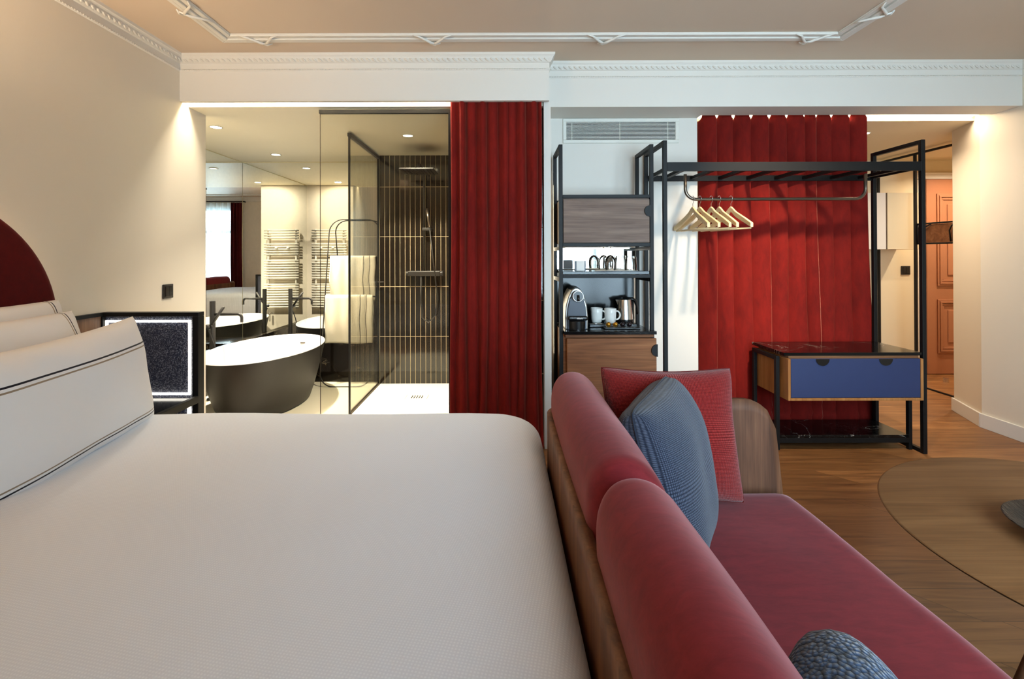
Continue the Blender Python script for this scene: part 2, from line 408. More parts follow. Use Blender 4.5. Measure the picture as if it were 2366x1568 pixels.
# ------------------------------------------------------------ the setting
XL = -2.05; XR = 3.46; ZC = 2.53; ZS = 2.235; ZB = 2.225
YB1 = 3.07; YB2 = 3.21; YW = 3.48; YH = 5.08; YM = 5.0; XBL = -2.69; YT = 4.69
struct(Box('floor', M['floor'], XL-0.8, 5.4, -0.6, 5.3, -0.1, 0.0))
struct(Box('floor', M['bathfloor'], XBL, 0.27, 3.22, YM, 0.0, 0.004))
struct(Box('ceiling', M['ceiling'], XL-0.2, 3.9, -0.6, 3.3, ZC, ZC+0.1))
struct(Box('wall_left', M['wall'], XBL-0.16, XL, -0.6, 3.34, 0, ZC+0.05))
struct(Box('wall_bathroom_left', M['bath'], XBL-0.16, XBL, 3.34, YM+0.15, 0, ZC))
struct(Box('wall_bathroom_back', M['bath'], XBL-0.16, 0.27, YM, YM+0.15, 0, ZC))
struct(Box('wall_shower', M['tile'], -1.195, 0.265, YT, YM, 0, ZB-0.002))
m = MB(); m.box(0.27, 0.315, 3.13, 5.15, 0, 2.4)
struct(m.build('wall_partition', M['white']))
struct(Box('wall_shower_right', M['tile'], 0.25, 0.27, 3.2, YT, 0, ZB-0.002))
struct(Box('wall_back', M['white'], 0.315, 1.405, YW, 5.2, 0, 2.4))
struct(Box('wall_hall_back', M['hall'], 1.405, 5.45, YH, 5.2, 0, 2.4))
struct(MB().prism([(XR, -0.6), (XR, 3.50), (3.615, 3.88), (5.4, 3.88), (5.4, -0.6)], 0, ZC+0.05).build('wall_right', M['wall']))
struct(Box('wall_hall_right', M['hall'], 5.35, 5.45, 3.88, 5.1, 0, 2.4))
# bathroom ceiling and the deep beam above the opening, with a light slot
struct(Box('ceiling', paint('bath_ceiling', S(252, 243, 216), 0.5), XBL, 0.27, 3.155, YM, ZB, ZC+0.05))
m = MB(); m.box(XL, 0.30, YB1, 3.10, ZS, ZC+0.03); m.box(XL, 0.30, 3.10, 3.155, 2.32, ZC+0.03)
struct(m.build('trim_1', M['white']))
m = MB(); m.box(0.30, XR, YB2, 3.41, ZS, ZC+0.03); m.box(0.315, 1.405, 3.41, YW, ZS, ZC); m.box(1.405, XR+.15, 3.41, 3.565, 2.28, ZC)
struct(m.build('trim_2', M['white']))
struct(Box('ceiling', M['hall'], 1.405, 5.4, 3.565, YH, ZS, 2.4))
# window wall behind the camera
WX0, WX1, WZ0, WZ1 = 0.45, 2.35, 0.35, 2.3
m = MB(); m.box(XL, WX0, -0.6, -0.45, 0, ZC); m.box(WX1, XR, -0.6, -0.45, 0, ZC); m.box(WX0, WX1, -0.6, -0.45, 0, WZ0); m.box(WX0, WX1, -0.6, -0.45, WZ1, ZC)
struct(m.build('wall_window', M['wall']))
wi = struct(empty('window_1', (0, 0, 0)))
m = MB()
for x in (WX0, (WX0+WX1)/2-0.03, WX1-0.06): m.box(x, x+0.06, -0.56, -0.50, WZ0, WZ1)
for z in (WZ0, 1.75, WZ1-0.06): m.box(WX0+.06, WX1-.06, -0.555, -0.505, z, z+0.06)
m.build('window_frame', M['dark'], wi, bevel=0.004)
Box('window_pane', M['glass'], WX0+.03, WX1-.03, -0.534, -0.53, WZ0+.03, WZ1-.03, wi)

# baseboards
def baseboard(name, pts, h=0.10, t=0.015):
    m = MB()
    for (a, b) in zip(pts[:-1], pts[1:]):
        a = Vector(a+(0,)); b = Vector(b+(0,)); d = (b-a).normalized(); nrm = Vector((-d.y, d.x, 0))*t
        m.prism([(a.x, a.y), (b.x, b.y), (b.x+nrm.x, b.y+nrm.y), (a.x+nrm.x, a.y+nrm.y)], 0, h)
    return struct(m.build(name, M['white'], bevel=0.002))
baseboard('baseboard_right', [(XR, -0.45), (XR, 3.50), (3.615, 3.885)])
baseboard('baseboard_hall', [(4.36, YH), (1.6, YH)][::-1][::-1])
baseboard('baseboard_back', [(1.40, YW), (0.32, YW)])

# cornice: swept profile (out, down) along a straight run, with a carved leaf band
def cornice(name, a, b, out, carve=True, ext0=0, ext1=0):
    a = Vector(a); b = Vector(b); d = (b-a); L = d.length; d.normalize(); out = Vector(out)
    prof = [(0, 0.105), (0.006, 0.100), (0.006, 0.093), (0.002, 0.09), (0.002, 0.056), (0.010, 0.052), (0.022, 0.032), (0.024, 0.026), (0.030, 0.018), (0.034, 0.015), (0.036, 0.0), (0, 0)]
    n = len(prof); m = MB(); vs = []
    for t, e in ((0, ext0), (L, ext1)):
        for o, z in prof: vs.append(a+d*(t+e*o)+out*o+Vector((0, 0, -z)))
    fs = [(i, (i+1) % n, n+(i+1) % n, n+i) for i in range(n)]+[tuple(range(n)), tuple(range(n, 2*n))]
    m.add(vs, fs); o = m.build(name, M['white']); struct(o)
    if carve:
        c = MB(); step = 0.034; k = int(L/step)
        for i in range(k):
            p = a+d*((i+0.5)*step)+out*0.0165+Vector((0, 0, -0.042))
            ax = (d*0.8+Vector((0, 0, -0.6))).normalized()
            c.tube([p-ax*0.017+out*.002, p-ax*0.007+out*0.006, p+ax*0.007+out*0.005, p+ax*0.017], [0.002, 0.006, 0.005, 0.001], 6)
        for i in range(int(L/0.016)):
            p = a+d*((i+0.5)*0.016)+out*0.006+Vector((0, 0, -0.0965))
            c.tube([p-d*0.006, p+d*0.006], 0.0032, 5)
        q = c.build('carved_band', M['white'], o, smooth=True)
    return o
cornice('trim_3', (XL, -0.45, ZC), (XL, YB1, ZC), (1, 0, 0), ext1=-1)
cornice('trim_4', (XL, YB1, ZC), (0.30, YB1, ZC), (0, -1, 0), ext0=1, ext1=1)
cornice('trim_5', (0.30, YB1, ZC), (0.30, YB2, ZC), (1, 0, 0), False, ext0=-1, ext1=-1)
cornice('trim_6', (0.30, YB2, ZC), (XR, YB2, ZC), (0, -1, 0), ext0=1, ext1=-1)
cornice('trim_7', (XR, YB2, ZC), (XR, -0.45, ZC), (-1, 0, 0), False, ext0=1)
cornice('trim_8', (XR, -0.45, ZC), (XL, -0.45, ZC), (0, 1, 0), False, ext0=1, ext1=-1)
# rectangular moulding on the ceiling with crossed ribbons
mo = MB()
X0, X1, Y0, Y1 = -1.66, 2.03, -0.1, 2.87
for (w0, w1, h) in ((0, 0.10, 0.006), (0.004, 0.028, 0.014), (0.034, 0.060, 0.020), (0.068, 0.096, 0.014)):
    a, b = X0+w0, X0+w1
    mo.prism([(X0+w0, Y0+w0), (X0+w1, Y0+w1), (X0+w1, Y1-w1), (X0+w0, Y1-w0)], ZC-h, ZC)
    mo.prism([(X1-w0, Y0+w0), (X1-w1, Y0+w1), (X1-w1, Y1-w1), (X1-w0, Y1-w0)], ZC-h, ZC)
    mo.prism([(X0+w0, Y1-w0), (X0+w1, Y1-w1), (X1-w1, Y1-w1), (X1-w0, Y1-w0)], ZC-h, ZC)
    mo.prism([(X0+w0, Y0+w0), (X0+w1, Y0+w1), (X1-w1, Y0+w1), (X1-w0, Y0+w0)], ZC-h, ZC)
mo = struct(mo.build('trim_9', M['white'], bevel=0.003))
rb = MB()
def ribbon(c, along, across):
    c = Vector(c); A = Vector(along); B = Vector(across)
    for s in (-1, 1):
        rb.tube([c+A*(s*-0.11)+B*-0.052, c+A*(s*-0.075)+B*-0.045+Vector((0, 0, -.006)), c+A*(s*-0.02)+B*0.02+Vector((0, 0, -.01)), c+A*(s*0.02)+B*0.05+Vector((0, 0, -.006))], [0.002, .006, .008, .004], 8)
    rb.tube([c+A*-0.03+B*0.055, c+A*0.0+B*0.062+Vector((0, 0, -.004)), c+A*0.035+B*0.052], [.004, .007, .002], 8)
for x in (-1.40, -0.40, 0.60, 1.80): ribbon((x, Y1-0.05, ZC-0.016), (1, 0, 0), (0, 1, 0))
for y in (2.50, 1.5): ribbon((X0+0.05, y, ZC-0.016), (0, 1, 0), (-1, 0, 0)); ribbon((X1-0.05, y+.03, ZC-0.016), (0, 1, 0), (1, 0, 0))
rb.build('ribbon', M['white'], mo, smooth=True)

# light strips in the slots (they are the lamps)
tag(Box('light_strip', M['led'], XL+0.02, -0.36, 3.115, 3.15, 2.300, 2.318), 'warm light strip recessed along the white beam above the bathroom opening', 'light strip')
tag(Box('light_strip', M['ledhall'], 1.44, XR-0.0, 3.532, 3.562, 2.262, 2.278), 'bright warm light strip in the ceiling slot above the large red curtain', 'light strip')
area('slot_light', (-1.2, 3.128, 2.29), 1.7, 11, WARM2, (0, 0, -1), 0.03)
area('slot_light', (2.9, 3.535, 2.255), 1.1, 6, WARM, (0, 0, -1), 0.04)

# ------------------------------------------------------------ bathroom
tag(Box('wall_mirror', M['mirror'], XBL, XBL+0.006, 3.35, YM-0.006, 0.385, ZB-0.01), 'tall frameless mirror sheet on the wall beside the bathtub', 'mirror')
tag(Box('wall_mirror', M['mirror'], XBL+0.008, -1.2, YM-0.006, YM, 0.385, ZB-0.01), 'wide frameless mirror sheet behind the towel stand', 'mirror')
m = MB(); m.box(XBL, -1.196, 4.80, YM-0.007, 0, 0.385)
tag(m.build('marble_ledge', M['bathmarble'], bevel=0.003), 'black veined marble ledge under the mirror at the back of the bathroom', 'ledge')
tag(Box('marble_plinth', M['bathmarble'], XBL+0.002, XBL+0.05, 3.35, 4.795, 0.004, 0.384), 'low black marble facing under the mirror beside the bathtub', 'ledge')
# radiator on the wall end, facing the back mirror
rd = tag(empty('towel_radiator', (-2.36, 3.345, 0)), 'white ladder towel radiator seen in the bathroom mirrors', 'radiator')
for s in (-1, 1): MB().tube([(s*0.19, 0.035, 0.54), (s*0.19, 0.035, 1.62)], 0.014, 10).build('upright', M['radiator'], rd, smooth=True)
z = 0.56; groups = [10, 8, 5, 4]
for g in groups:
    for k in range(g):
        MB().tube([(-0.235, 0.062, z), (0.235, 0.062, z)], 0.011, 10).build('bar', M['radiator'], rd, smooth=True); z += 0.034
    z += 0.052
for x in (-0.1, 0.06): MB().cyl((x, 0.07, 1.36), 0.016, 0.03, 'y').build('hook', M['radiator'], rd, smooth=True)
MB().cyl((0.15, 0.03, 0.47), 0.014, 0.07, 'y').tube([(0.19, .035, .42), (.19, .035, .54)], .008).build('valve', M['chrome'], rd, smooth=True)

def downlight(x, y, zc, label, power=9, colr=WARM2, cat='downlight', spread=140, r=0.038, aim=(0, 0, -1)):
    t = tag(empty('downlight', (x, y, zc)), label, cat, 'recessed ceiling downlights')
    MB().lathe([(r, 0.0), (r+.007, -0.001), (r+0.009, -0.004), (r+0.003, -0.005), (r, -0.003)], 28, closed=False).build('trim_ring', M['white'], t, smooth=True)
    MB().cyl((0, 0, -0.003), r, 0.0025, 'z', 28).build('lens', M['lamp'], t)
    l = area('downlight_light', (0, 0, -0.008), r*2, power, colr, aim, spread=spread, shape='DISK', parent=t)
    return t
downlight(-2.157, 3.64, ZB, 'round downlight nearest the bedroom in the bathroom ceiling, over the near end of the bathtub', 17, spread=180)
downlight(-2.17, 4.634, ZB, 'round downlight by the mirror in the bathroom ceiling, over the far end of the bathtub', 56, spread=130)
downlight(-0.764, 3.917, ZB, 'round downlight above the glass shower beside the rain head', 50, spread=120)
downlight(2.945, 3.93, ZS, 'round downlight in the hallway ceiling beyond the black clothes frame', 15, WARM, spread=150)
downlight(4.6, 4.5, ZS, 'round downlight in front of the terracotta entrance door', 18, WARM, spread=150)

downlight(1.65, 2.2, ZC, 'round spotlight in the bedroom ceiling in front of the large red curtain', 14, WARM, spread=62, r=0.06, aim=(0.15, 1.0, -1.3))

# bathtub
tb = tag(empty('bathtub', (-2.0, 4.115, 0.004)), 'freestanding oval bathtub, black outside and white inside, beside the mirrors', 'bathtub')
A, B, ZR = 0.42, 0.69, 0.476
outer = [(0.70, 0.0), (0.73, 0.01), (0.80, 0.10), (0.87, 0.22), (0.93, 0.33), (0.975, 0.42), (0.995, ZR-0.012), (0.997, ZR-0.006)]
MB().lathe(outer, 72, sx=A, sy=B, closed=False).build('outer_shell', M['blackmatte'], tb, smooth=True)
inner = [(0.997, ZR-0.006), (0.995, ZR), (0.955, ZR+0.002), (0.935, ZR-0.006), (0.90, ZR-0.06), (0.84, ZR-0.18), (0.76, ZR-0.29), (0.62, ZR-0.34), (0.3, ZR-0.355), (0.01, ZR-0.36)]
MB().lathe(inner, 72, sx=A, sy=B, closed=False).build('basin', M['tubwhite'], tb, smooth=True)
m = MB(); m.box(-0.30, -0.265, -0.36, -0.354, 0, 0.012, None)
MB().box(-0.024, 0.024, -0.003, 0.003, -0.006, 0.006, Matrix.Translation((0.05, 0.606, ZR-0.075)) @ Matrix.Rotation(R(-10), 4, 'X')).build('overflow_slot', M['bronze'], tb)

# bath filler
ft = tag(empty('bath_filler', (-2.53, 4.22, 0.004)), 'black floor-standing bath tap with hand shower between bathtub and mirror', 'tap')
MB().cyl((0, 0, 0), 0.045, 0.012, n=32).build('base_plate', M['blackmatte'], ft, smooth=False)
MB().cyl((0, 0, 0.012), 0.023, 0.845, n=32).build('column', M['blackmatte'], ft, smooth=True, angle=40)
pts = [(0.02, 0, 0.74), (0.22, 0, 0.742)]+[(0.22+0.035*math.sin(R(a)), 0, 0.707+0.035*math.cos(R(a))) for a in range(15, 91, 15)]+[(0.255, 0, 0.67)]
MB().tube(pts, 0.0125, 12).build('spout', M['blackmatte'], ft, smooth=True)
MB().tube([(0.0, -0.045, 0.63), (0.125, -0.05, 0.81)], 0.0125, 12).tube([(-.01, -.045, .615), (.0, -.045, .63)], 0.008).build('hand_shower', M['blackmatte'], ft, smooth=True)
MB().tube([(0.0, -0.015, 0.645), (0.03, -0.06, 0.645)], 0.011, 12).cyl((0.0, -0.075, 0.632), 0.018, 0.03, 'z').build('holder', M['blackmatte'], ft, smooth=True)
pts = [(-0.01, -0.045, 0.62)]+[(-0.01+0.05*math.sin(t*math.pi)*1.0+0.03*t, -0.05, 0.62-0.42*t) for t in [i/10 for i in range(1, 11)]]+[(0.0, -0.04, 0.03)]
MB().tube(pts, 0.006, 8).build('hose', M['blackmatte'], ft, smooth=True)

# leaning towel stand
def lean(z): return 4.60+0.2*z
tr = tag(empty('towel_stand', (-1.5, 0, 0)), 'thin black hoop towel stand leaning against the bathroom mirror', 'towel stand')
hw = 0.245; pts = []
def LP(x, z): return (x, lean(z), z)
rr = 0.13
for a in range(0, 91, 10): pts.append(LP(hw+0.01-rr+rr*math.cos(R(a)), 1.62-rr+rr*math.sin(R(a))))
for a in range(90, 181, 10): pts.append(LP(-hw-0.01+rr+rr*math.cos(R(a)), 1.62-rr+rr*math.sin(R(a))))
for a in range(180, 271, 10): pts.append(LP(-hw+rr+rr*math.cos(R(a)), 0.006+rr+rr*math.sin(R(a))))
for a in range(270, 361, 10): pts.append(LP(hw-rr+rr*math.cos(R(a)), 0.006+rr+rr*math.sin(R(a))))
MB().tube(pts, 0.006, 8, closed=True).build('hoop', M['blackmatte'], tr, smooth=True)
for z in (1.235, 0.85): MB().tube([LP(-hw-0.0, z), LP(hw+0.0, z)], 0.006, 8).build('rail', M['blackmatte'], tr, smooth=True)
def towel(z, bottom, x0, x1, label, group='hanging bath towels'):
    y = lean(z)
    def prof(t):  # cross section over the rail: front drop long, back drop shorter
        L = z-bottom; lb = L*0.8
        if t < 0.47: q = t/0.47; return (y-0.016-0.014*math.sin(q*3), bottom+L*q)
        if t < 0.53: q = (t-0.47)/0.06; return (y-0.014*math.cos(q*math.pi), z+0.012*math.sin(q*math.pi))
        q = (t-0.53)/0.47; return (y+0.014+0.006*q-(-0.2*0*q), z-lb*q)
    m = MB()
    def fn(u, v):
        yy, zz = prof(v); x = x0+(x1-x0)*u
        wv = 0.006*math.sin(u*9+v*3)+0.004*math.sin(u*23)
        back = v > 0.53
        if back: yy += min(0.0, (lean(zz)-y))*0.35
        return (x+0.004*math.sin(v*20), yy+wv*(0.3 if back else 1.0), zz+0.004*math.sin(u*7)*(1 if v < .2 else 0))
    m.grid(fn, 40, 60)
    return tag(m.build('towel', M['towel'], smooth=True, solidify=0.012), label, 'towel', group)
towel(1.235, 0.80, -1.725, -1.265, 'upper cream towel with two black stripes on the towel stand')
towel(0.85, 0.395, -1.745, -1.275, 'lower cream towel with two black stripes on the towel stand')

# shower
gs = tag(empty('shower_screen', (0, 0, 0)), 'clear glass front panel of the shower with a black top rail', 'glass panel')
Box('glass_pane', M['tinted'], -1.20, -0.352, 3.184, 3.192, 0.004, 2.19, gs)
Box('glass_edge', M['bronze'], -1.2015, -1.20, 3.184, 3.192, 0.004, 2.19, gs)
Box('top_rail', M['black'], -1.205, -0.34, 3.176, 3.200, 2.188, 2.212, gs)
Box('side_rail', M['black'], -0.354, -0.335, 3.176, 3.200, 0.004, 2.188, gs)
gd = tag(empty('shower_divider', (0, 0, 0)), 'black framed glass divider between the towel stand and the shower', 'glass panel')
Box('glass_pane', M['tinted'], -1.204, -1.197, 3.80, YT-0.003, 0.02, 2.19, gd)
Box('top_rail', M['black'], -1.213, -1.188, 3.785, YT, 2.188, 2.215, gd)
Box('side_rail', M['black'], -1.207, -1.194, 3.785, 3.80, 0.004, 2.188, gd)
Box('wall_rail', M['black'], -1.210, -1.192, YT-0.018, YT-0.001, 0.02, 2.188, gd)
Box('floor_rail', M['bronze'], -1.212, -1.19, 3.80, YT, 0.004, 0.022, gd)
Box('hinge_clip', M['chrome'], -1.197, -1.14, YT-0.05, YT-0.04, 0.995, 1.005, gd)
st = tag(empty('shower_tray', (0, 0, 0)), 'pale stone shower tray with a slotted drain', 'shower tray')
MB().box(-1.185, 0.25, 3.22, YT, 0.004, 0.014).build('tray_slab', M['tray'], st, bevel=0.003)
dr = MB()
for k in range(5):
    for q in (0, 1): dr.box(-0.80+k*0.022, -0.79+k*0.022, 4.20+q*0.045, 4.235+q*0.045, 0.0142, 0.0152)
dr.build('drain_slots', M['steel'], st)
for x in (-0.85, -0.66): Box('drain_cover_seam', M['bronze'], x, x+0.003, 4.17, 4.31, 0.0142, 0.0148, st)
sh = tag(empty('rain_shower', (-0.75, YT, 0)), 'black shower column with square rain head on the tiled wall', 'shower')
MB().box(-0.145, 0.155, -0.51, -0.21, 2.0, 2.012).build('rain_head', M['blackmatte'], sh, bevel=0.003)
m = MB()
for k in range(9): m.box(-0.12+k*0.03, -0.115+k*0.03, -0.49, -0.23, 1.997, 2.0)
m.build('nozzle_rows', M['plasticblack'], sh)
MB().tube([(0, -0.05, 1.08), (0, -0.05, 2.06), (0, -0.08, 2.075), (0, -0.36, 2.075)], 0.011, 10).tube([(0, -.36, 2.075), (0, -.36, 2.01)], .012, 10).build('riser_pipe', M['blackmatte'], sh, smooth=True)
MB().box(-0.155, 0.155, -0.075, -0.025, 1.055, 1.105).build('mixer_valve', M['blackmatte'], sh, bevel=0.008)
for s in (-1, 1): MB().cyl((s*0.155-(0.02 if s < 0 else 0), -0.05, 1.08), 0.022, 0.02, 'x').build('knob', M['blackmatte'], sh, smooth=True, angle=40)
MB().tube([(0.03, -0.09, 1.70), (0.06, -0.10, 1.52)], [0.014, 0.011], 12).build('hand_shower', M['bronze'], sh, smooth=True)
MB().box(-0.012, 0.07, -0.10, -0.03, 1.49, 1.515).build('holder', M['blackmatte'], sh, bevel=0.004)
pts = [(0.06, -0.10, 1.5), (0.09, -0.08, 1.2), (0.13, -0.07, 0.85), (0.11, -0.07, 0.68), (0.04, -0.07, 0.61), (-0.02, -0.07, 0.66), (-0.03, -0.07, 0.8), (-0.03, -0.06, 1.06)]
MB().tube(pts, 0.006, 8).build('hose', M['blackmatte'], sh, smooth=True)

# ------------------------------------------------------------ curtains
def curtain(name, x0, x1, y, z0, z1, folds, amp, mat, label, cat='curtain', style='sine', flare=0.0, top=None, thick=0.004, group=None, sharp=1.0, seed=0):
    m = MB(); rnd = random.Random(seed)
    n = folds
    wts = [1+0.25*rnd.uniform(-1, 1) for _ in range(n)]; tot = sum(wts); cum = [0]
    for q in wts: cum.append(cum[-1]+q/tot)
    amps = [1+0.35*rnd.uniform(-1, 1) for _ in range(n)]
    ph = rnd.uniform(0, 6)
    def fn(u, v):
        i = 0
        while i < n-1 and u > cum[i+1]: i += 1
        t = (u-cum[i])/(cum[i+1]-cum[i]); t = max(0, min(1, t))
        z = z0+(z1-z0)*v
        if style == 'sine': d = -math.cos(2*math.pi*t)*amp*amps[i]; d += 0.25*amp*math.sin(4*math.pi*t+ph)*amps[i]
        else:
            q_ = math.sin(math.pi/2*t/0.9)**0.8 if t < 0.9 else max(0.0, math.cos(math.pi/2*(t-0.9)/0.1))**0.7
            d = -q_*amp*(0.7+0.3*amps[i])*2+amp
        k = 1-v
        x = x0+(x1-x0)*u+flare*u*k*k+0.010*math.sin(6*k+i*1.7)*k
        if style == 'sine': x += amp*0.55*math.sin(2*math.pi*t)*1.0
        d += 0.008*math.sin(5*k+i*2.3)*k
        if style != 'sine' and v < 0.09: d += 0.012*math.sin(z*60+i*2)*(0.09-v)/0.09; x += 0.01*math.sin(z*70+i)*(0.09-v)/0.09
        if top and v > 0.97:
            zt = top(u, t, i); z = z-(v-0.97)/0.03*(z1-zt)
        return (x, y+d, z)
    m.grid(fn, n*20, 60)
    o = m.build(name, mat, smooth=True, solidify=thick)
    if style != 'sine':
        pass
    return tag(o, label, cat, group)
curtain('curtain', -0.332, 0.252, 3.150, 0.02, 2.30, 9, 0.044, M['redvelvet'], 'narrow gathered dark red velvet curtain beside the shower', style='sine', seed=3)
def scallop(u, t, i):
    q = min(t, 1-t)  # notch at each crease where the eyelets sit
    return 2.272-(0.048*math.sqrt(max(0, 1-(q/0.19)**2)) if q < 0.19 else 0)
c2 = curtain('curtain', 1.43, 2.625, 3.50, 0.015, 2.272, 10, 0.034, M['redvelvet'], 'wide pleated red velvet curtain hanging behind the black clothes frame', style='pleat', flare=0.05, top=scallop, seed=5)
# burgundy drape and sheers at the window behind the camera
rodt = tag(empty('curtain_rod', (0, -0.36, 2.42)), 'black curtain rod over the window with sheer curtains', 'curtain rod')
MB().tube([(0.15, 0, 0), (2.55, 0, 0)], 0.012, 12).build('rod', M['black'], rodt, smooth=True)
for k in range(6): MB().tube([(0.42+0.36*k+0.018*math.cos(a), 0.018*math.sin(a), -0.01) for a in [i*math.pi/6 for i in range(12)]], 0.003, 6, closed=True).build('ring', M['black'], rodt, smooth=True)
for x in (.17, 2.5): Box('bracket', M['black'], x, x+0.015, -0.09, 0, -0.01, 0.01, rodt)
curtain('curtain', 0.22, 0.46, -0.36, 0.02, 2.40, 4, 0.03, M['burgundy'], 'dark burgundy drape at the window, seen in the bathroom mirror', style='sine', seed=8)
curtain('sheer_curtain', 0.46, 2.42, -0.38, 0.02, 2.40, 16, 0.025, M['sheer'], 'sheer white curtain over the window, seen in the mirrors', style='sine', thick=0, seed=9)

# ------------------------------------------------------------ air grille
gr = tag(empty('air_grille', (0, YW, 0)), 'long white slatted air grille on the wall above the coffee shelf', 'air vent')
gx0, gx1, gz0, gz1 = 0.438, 1.27, 2.055, 2.232
f = MB(); b = 0.024
f.box(gx0, gx1, -0.012, 0, gz1-b, gz1); f.box(gx0, gx1, -0.012, 0, gz0, gz0+b); f.box(gx0, gx0+b, -0.012, 0, gz0+b, gz1-b); f.box(gx1-b, gx1, -0.012, 0, gz0+b, gz1-b)
f.build('frame', M['grille'], gr, bevel=0.002)
Box('backing', M['dark'], gx0+b, gx1-b, -0.002, 0.0, gz0+b, gz1-b, gr)  # black sheet stands in for the shade in the gaps behind the slats
for k in range(14):
    z = gz0+b+0.004+k*(gz1-gz0-2*b)/14
    MB().box(gx0+b, gx1-b, -0.010, -0.003, z, z+0.0036).build('slat', M['grille'], gr)
for x in (0.50, 0.845, 1.19): Box('mullion', M['grille'], x, x+0.004, -0.0045, -0.0025, gz0+b, gz1-b, gr)

# ------------------------------------------------------------ coffee shelf tower
TY0, TY1 = 3.07, 3.42; TX0, TX1 = 0.360, 0.962
T = 0.024
tw = tag(empty('coffee_shelf_unit', (0, 0, 0)), 'tall black metal shelf unit with walnut boxes and marble shelves', 'shelf unit')
def loop(x):  # side frame: rectangle in the YZ plane
    m = MB(); m.box(x, x+T, TY0, TY0+T, 0, 1.955); m.box(x, x+T, TY1-T, TY1, 0, 1.955)
    m.box(x, x+T, TY0+T, TY1-T, 1.955-T, 1.955); m.box(x, x+T, TY0+T, TY1-T, 0, T)
    for z in (1.305, 1.105): m.box(x, x+T, TY0+T, TY1-T, z-T, z)
    return m
loop(TX0).build('side_frame', M['black'], tw, bevel=0.0015); loop(TX1-T).build('side_frame', M['black'], tw, bevel=0.0015)
for z in (1.635, 1.327, 1.127): MB().box(TX0+T, TX1-T, TY0, TY0+T*0.8, z-0.022, z).build('cross_rail', M['black'], tw, bevel=0.0015)
for z in (1.635, 1.15): MB().box(TX0+T, TX1-T, TY1-T*0.8, TY1, z-0.022, z).build('cross_rail', M['black'], tw, bevel=0.0015)
MB().box(TX0+T, TX1-T, TY0+0.02, TY1-0.02, 1.328, 1.618).build('upper_box', M['walnut_grey'], tw)
d = MB().box(TX0+T+0.004, TX1-T-0.002, TY0+0.003, TY0+0.02, 1.330, 1.606).build('door', M['walnut_grey'], tw, bevel=0.002)
def half_disc(c, r, axis_dir, th=0.012, y=None):
    # half disc in the XZ plane; axis_dir: 'left' bulges to -x, 'down' bulges to -z
    a0, a1 = (90, 270) if axis_dir == 'left' else (180, 360)
    pts = arc(c[0], c[1], r, a0, a1, 20)
    return MB().prism(pts, y-th, y, 'y')
half_disc((TX1-T, 1.530), 0.036, 'left', 0.012, TY0+0.004).build('handle', M['black'], d, smooth=False)
# lower box and counter
MB().box(TX0+T, TX1-T-0.002, TY0, TY1-0.005, 0.10, 0.755).build('lower_box', M['walnut_x'], tw)
MB().box(TX0+T+0.01, TX1-0.015, 3.035, 3.07, 0.735, 0.752).build('lower_rail', M['walnut_x'], tw)
d = MB().box(TX0+0.042, TX1-0.002, 3.02, 3.045, 0.12, 0.730).build('drawer_front', M['walnut_x'], tw, bevel=0.002)
half_disc((TX1+0.002, 0.656), 0.038, 'left', 0.012, 3.02).build('handle', M['black'], d)
MB().box(TX0+0.0245, TX1+0.0, 3.02, TY0, 0.754, 0.774).box(TX0+T, TX1-T, TY0, TY1-0.005, 0.754, 0.774).build('marble_counter', M['blackmarble'], tw, bevel=0.002)
MB().box(TX0+T, TX1-T, TY0+0.012, TY1-0.012, 1.128, 1.148).build('marble_shelf', M['blackmarble'], tw, bevel=0.002)
MB().box(TX0+T, 0.925, TY1-0.012, TY1-0.006, 0.775, 1.105).build('marble_backsplash', M['blackmarble'], tw)
Box('mirror_panel', M['mirror'], TX0+T, TX1-T, TY1-0.012, TY1-0.006, 1.152, 1.303, tw)
Box('light_strip', M['ledcool'], TX0+0.08, TX1-0.08, TY1-0.05, TY1-0.04, 1.298, 1.304, tw)
area('shelf_light', (0.66, 3.36, 1.295), 0.5, 1.2, (1, .93, .8), (0, 0, -1), 0.02)
area('niche_light', (0.345, 3.45, 1.15), 0.02, 1.2, (1, .85, .6), (0.15, -1, 0), 1.2)

# things on the shelves
def wineglass():
    t = empty('wine_glass')
    prof = [(0.033, 0.0), (0.036, 0.03), (0.037, 0.05), (0.032, 0.075), (0.018, 0.092), (0.004, 0.10)]
    MB().lathe(prof+[(r-0.0012 if r > .006 else 0.001, z-0.001) for r, z in prof[::-1]], 24, closed=False).build('bowl', M['glassware'], t, smooth=True)
    MB().lathe([(0.0035, 0.10), (0.003, 0.135), (0.0045, 0.148), (0.03, 0.1505), (0.031, 0.152), (0.001, 0.152)], 24, closed=False).build('stem', M['glassware'], t, smooth=True)
    return t
def mk_gw():
    return thin_glass('glassware', (0.985, 0.99, 0.985, 1), 1.6)
M['glassware'] = mk_gw()
g1 = wineglass(); zs = 1.1485
spots = [(0.700, 3.14, 'wine_glass', 'upside-down stemmed wine glass nearer the tumblers on the marble shelf'), (0.675, 3.23, 'wine_glass', 'upside-down stemmed wine glass set further back, toward the mirror')]
for k, (x, y, nme, lab) in enumerate(spots):
    g = g1 if k == 0 else copy_tree(g1); g.location = (x, y, zs+0.004); tag(g, lab, 'glass', 'upside-down glasses on the shelf')
def tumbler():
    prof = [(0.039, 0.0), (0.040, 0.03), (0.036, 0.08), (0.033, 0.092), (0.001, 0.094)]
    o = MB().lathe(prof+[(0.001, 0.086), (0.030, 0.084), (0.034, 0.075), (0.0375, 0.03), (0.037, 0.0)], 28, closed=False).build('tumbler', M['glassware'], smooth=True); return o
u1 = tumbler()
